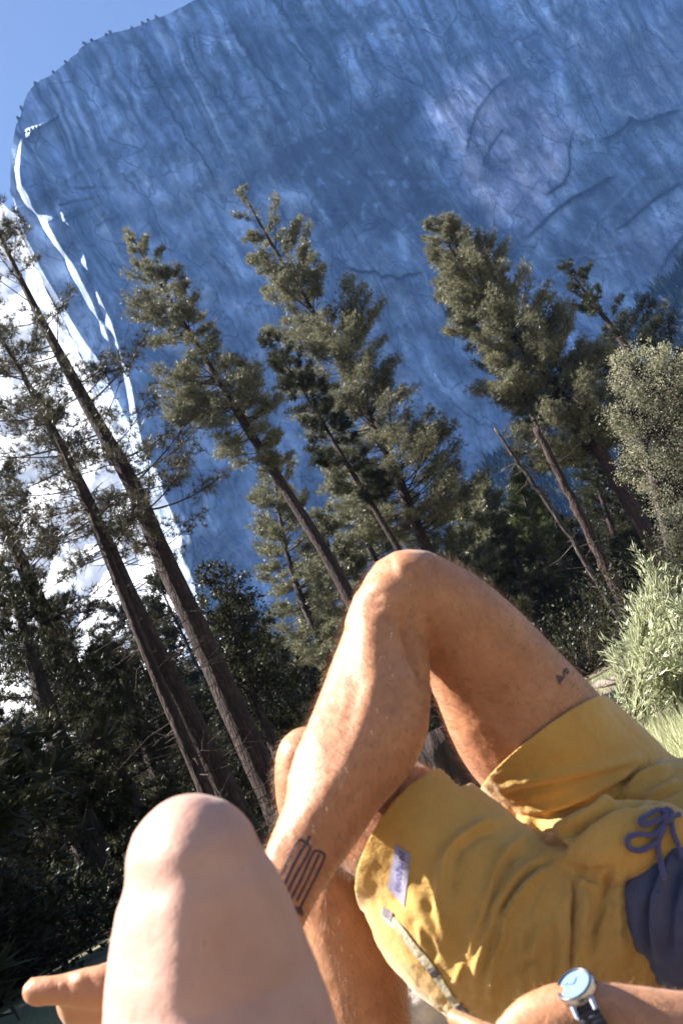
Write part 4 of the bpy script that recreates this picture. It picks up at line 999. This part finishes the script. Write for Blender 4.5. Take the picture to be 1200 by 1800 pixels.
# grass
def blades_at(P, h, wd, sp, name, mat, label, sub=None):
    b = Batch(); b.blades(P, np.tile([[0, 0, 1.]], (len(P), 1)), 7, h, wd, sp, g); return tag(b.build(name, mat), label, None, kind='stuff')
n = 5200
cx = 1.2+g.random(n)*2.6; cy = 2.9+g.random(n)*3.2
P = np.stack([cx, cy, ground_z(cx, cy)-.01], -1); k = fbm(P*1.3, 3, 2) > .40; P = P[k]
blades_at(P, .085, .006, .5, 'grass', M['grass'], 'pale sunlit grass tufts under the willow shrub')
n = 5000; cx = -.3+g.random(n)*9.3; cy = 4+g.random(n)*12; P = np.stack([cx, cy, ground_z(cx, cy)-.01], -1); P = P[(fbm(P*.7, 3, 6) > .5)]
blades_at(P, .13, .010, .45, 'grass', M['grass'], 'scattered grass on the forest floor')
n = 4200; cx = base[0]-.15+g.normal(size=n)*.5; cy = base[1]-.25+g.normal(size=n)*.42; P = np.stack([cx, cy, ground_z(cx, cy)-.01], -1)
blades_at(P, .17, .007, .42, 'grass', M['grass'], 'tall pale grass round the foot of the willow shrub')
# pebbles near the man
m_ = 900; cx = -.9+g.random(m_)*2.6; cy = 1.3+g.random(m_)*2.6; rr = .004+.014*g.random(m_)**3; b = Batch()
for x, y, r in zip(cx, cy, rr):
    z = float(ground_z(np.array(x), np.array(y))); V = unit(np.array([[1, 0, 0], [-1, 0, 0], [0, 1, 0], [0, -1, 0], [0, 0, 1], [0, 0, -1.]])+g.normal(size=(6, 3))*.22)*np.array([r*1.2, r, r*.6])+[x, y, z+r*.2]
    b.add(V, [(0, 2, 4), (2, 1, 4), (1, 3, 4), (3, 0, 4), (2, 0, 5), (1, 2, 5), (3, 1, 5), (0, 3, 5)])
tag(b.build('pebbles', simple('pebble_stone', [(.3, (.25, .21, .17)), (.7, (.6, .55, .48))], 30, .9)), 'pale pebbles and grit strewn on the sand', None, kind='stuff')
# stone by the hip
def rock(label, c, r, seed):
    bm = bmesh.new(); bmesh.ops.create_icosphere(bm, subdivisions=4, radius=1)
    V = np.array([v.co[:] for v in bm.verts]); q = fbm(V*1.6+seed, 4, seed)
    for v, s in zip(bm.verts, q): v.co = Vector(np.array(v.co)*(.7+.6*s)*r)
    me = bpy.data.meshes.new('stone'); bm.to_mesh(me); bm.free()
    o = link('stone', me, simple('sunlit_stone', [(.3, (.40, .34, .27)), (.7, (.70, .63, .54))], 25, .9, .8, .01, bscale=70)); o.location = Vector(c); tag(o, label, 'stone')
c = ground_hit(np.array(738.), np.array(1800.)); rock('sun bleached rough stone on the ground below the shorts', (c[0], c[1], .03), np.array([.16, .13, .09]), 3)
# fallen logs and sticks at right
def log(label, a, b_, r, name='fallen_log', k=14):
    A, Bq = ground_hit(*map(np.array, map(float, a))), ground_hit(*map(np.array, map(float, b_)))
    A[2] = max(r, .02); Bq[2] = max(r, .02)
    root = (A+Bq)/2; bt = Batch(); s = np.linspace(0, 1, k)[:, None]; C = A*(1-s)+Bq*s+g.normal(size=(k, 3))*r*.25
    bt.tube(C, r*(1.1-.35*s[:, 0]), 9, rough=.25)
    for q in range(4): i = g.integers(2, k-2); bt.sticks(C[i:i+1], C[i:i+1]+g.normal(size=(1, 3))*np.array([.15, .1, .12])+[[0, 0, .08]], r*.3, r*.1, 4)
    tag(bt.build(name, M['deadwood'], None, True), label, 'log' if name == 'fallen_log' else 'stick')
log('weathered grey fallen log lying behind the grass at right', (1045, 1214), (1190, 1180), .05)
log('thin bleached branch lying in front of the fallen log', (1062, 1226), (1150, 1206), .014, 'fallen_branch')
log('slender bare branch on the shaded floor beyond the thigh', (1030, 1192), (1120, 1140), .012, 'fallen_branch')
bt = Batch(); c = ground_hit(np.array(812.), np.array(1420.)); c = np.array([c[0]*3.3/c[1], 3.3, 0.]); zz = np.linspace(-.1, .45, 9)
st_ = thing('tree_stump', 'dark barked stump seen in the gap between the two thighs', 'stump', c)
bt.tube(np.stack([c[0]+zz*.02, c[1]+zz*0, zz], -1), np.interp(zz, [-.1, .1, .45], [.24, .17, .14]), 20, rough=.14); bt.build('trunk', M['bark'], st_, True)
# understorey bushes in the shade
gb = np.random.default_rng(9)
spots = [(-11, 22), (-8.5, 19), (-6, 21), (-3.8, 24), (-1.5, 26), (1, 27), (3.6, 25), (6, 23), (8.5, 22), (-13.5, 26), (10.5, 20), (-9.5, 15.5), (4.8, 17), (7.5, 15), (-7, 13)]
labs = ['under the far left pines', 'left of the thick trunks', 'beside the thick left trunks', 'between the trunks behind the pale knee', 'behind the crossed ankle', 'behind the calf', 'behind the raised thigh',
        'below the thin dead trunk', 'below the broken topped trunk', 'deep at the far left', 'at the right edge behind the willow', 'near the bare toes', 'in the gap above the shorts', 'behind the fallen log', 'at lower left near the ground']
for (x, y), lb in zip(spots, labs):
    z = 0; R = 1.1+gb.random()*.9 if y > 6 else .42
    root = thing('bush', 'dark leafy bush '+lb, 'bush', (x, y, 0), 'shaded bushes under the trees'); tb, fb = Batch(), Batch()
    nc = 150; d = unit(gb.normal(size=(nc, 3))*np.array([1, 1, .8])+[0, 0, .5]); d[:, 2] = np.abs(d[:, 2]); c = np.array([x, y, 0])+d*(R*(.4+.65*gb.random(nc)))[:, None]*np.array([1.3, 1, 1.1])
    tb.sticks(np.repeat([[x, y, 0.]], nc, 0), c, .014, .004, 3); pc = np.repeat(c, 22, 0)+gb.normal(size=(nc*22, 3))*.16
    fb.leaves(pc, np.repeat(d, 22, 0), .10, .05, .8, gb); tb.build('stems', M['bark_grey'], root); fb.build('leaves', M['oak'], root)

# ------------------------------------------------------------------ haze over the valley
def haze():
    x0, x1, y0, y1, z0, z1 = -460, 1100, -40, 2100, -8, 1450
    V = [(x, y, z) for x in (x0, x1) for y in (y0, y1) for z in (z0, z1)]
    me = bpy.data.meshes.new('haze'); me.from_pydata(V, [], [(0, 1, 3, 2), (4, 6, 7, 5), (0, 4, 5, 1), (2, 3, 7, 6), (0, 2, 6, 4), (1, 5, 7, 3)]); me.update()
    m = bpy.data.materials.new('valley_haze'); m.use_nodes = True; nt = m.node_tree; nt.nodes.clear()
    o = nt.nodes.new('ShaderNodeOutputMaterial'); v = nt.nodes.new('ShaderNodeVolumePrincipled')
    v.inputs['Color'].default_value = (.20, .44, 1.0, 1); v.inputs['Density'].default_value = .00010; v.inputs['Anisotropy'].default_value = .0
    nt.links.new(v.outputs[0], o.inputs['Volume'])
    h = link('haze', me, m, None, False); tag(h, 'thin blue haze filling the valley air', None, kind='stuff')
haze()
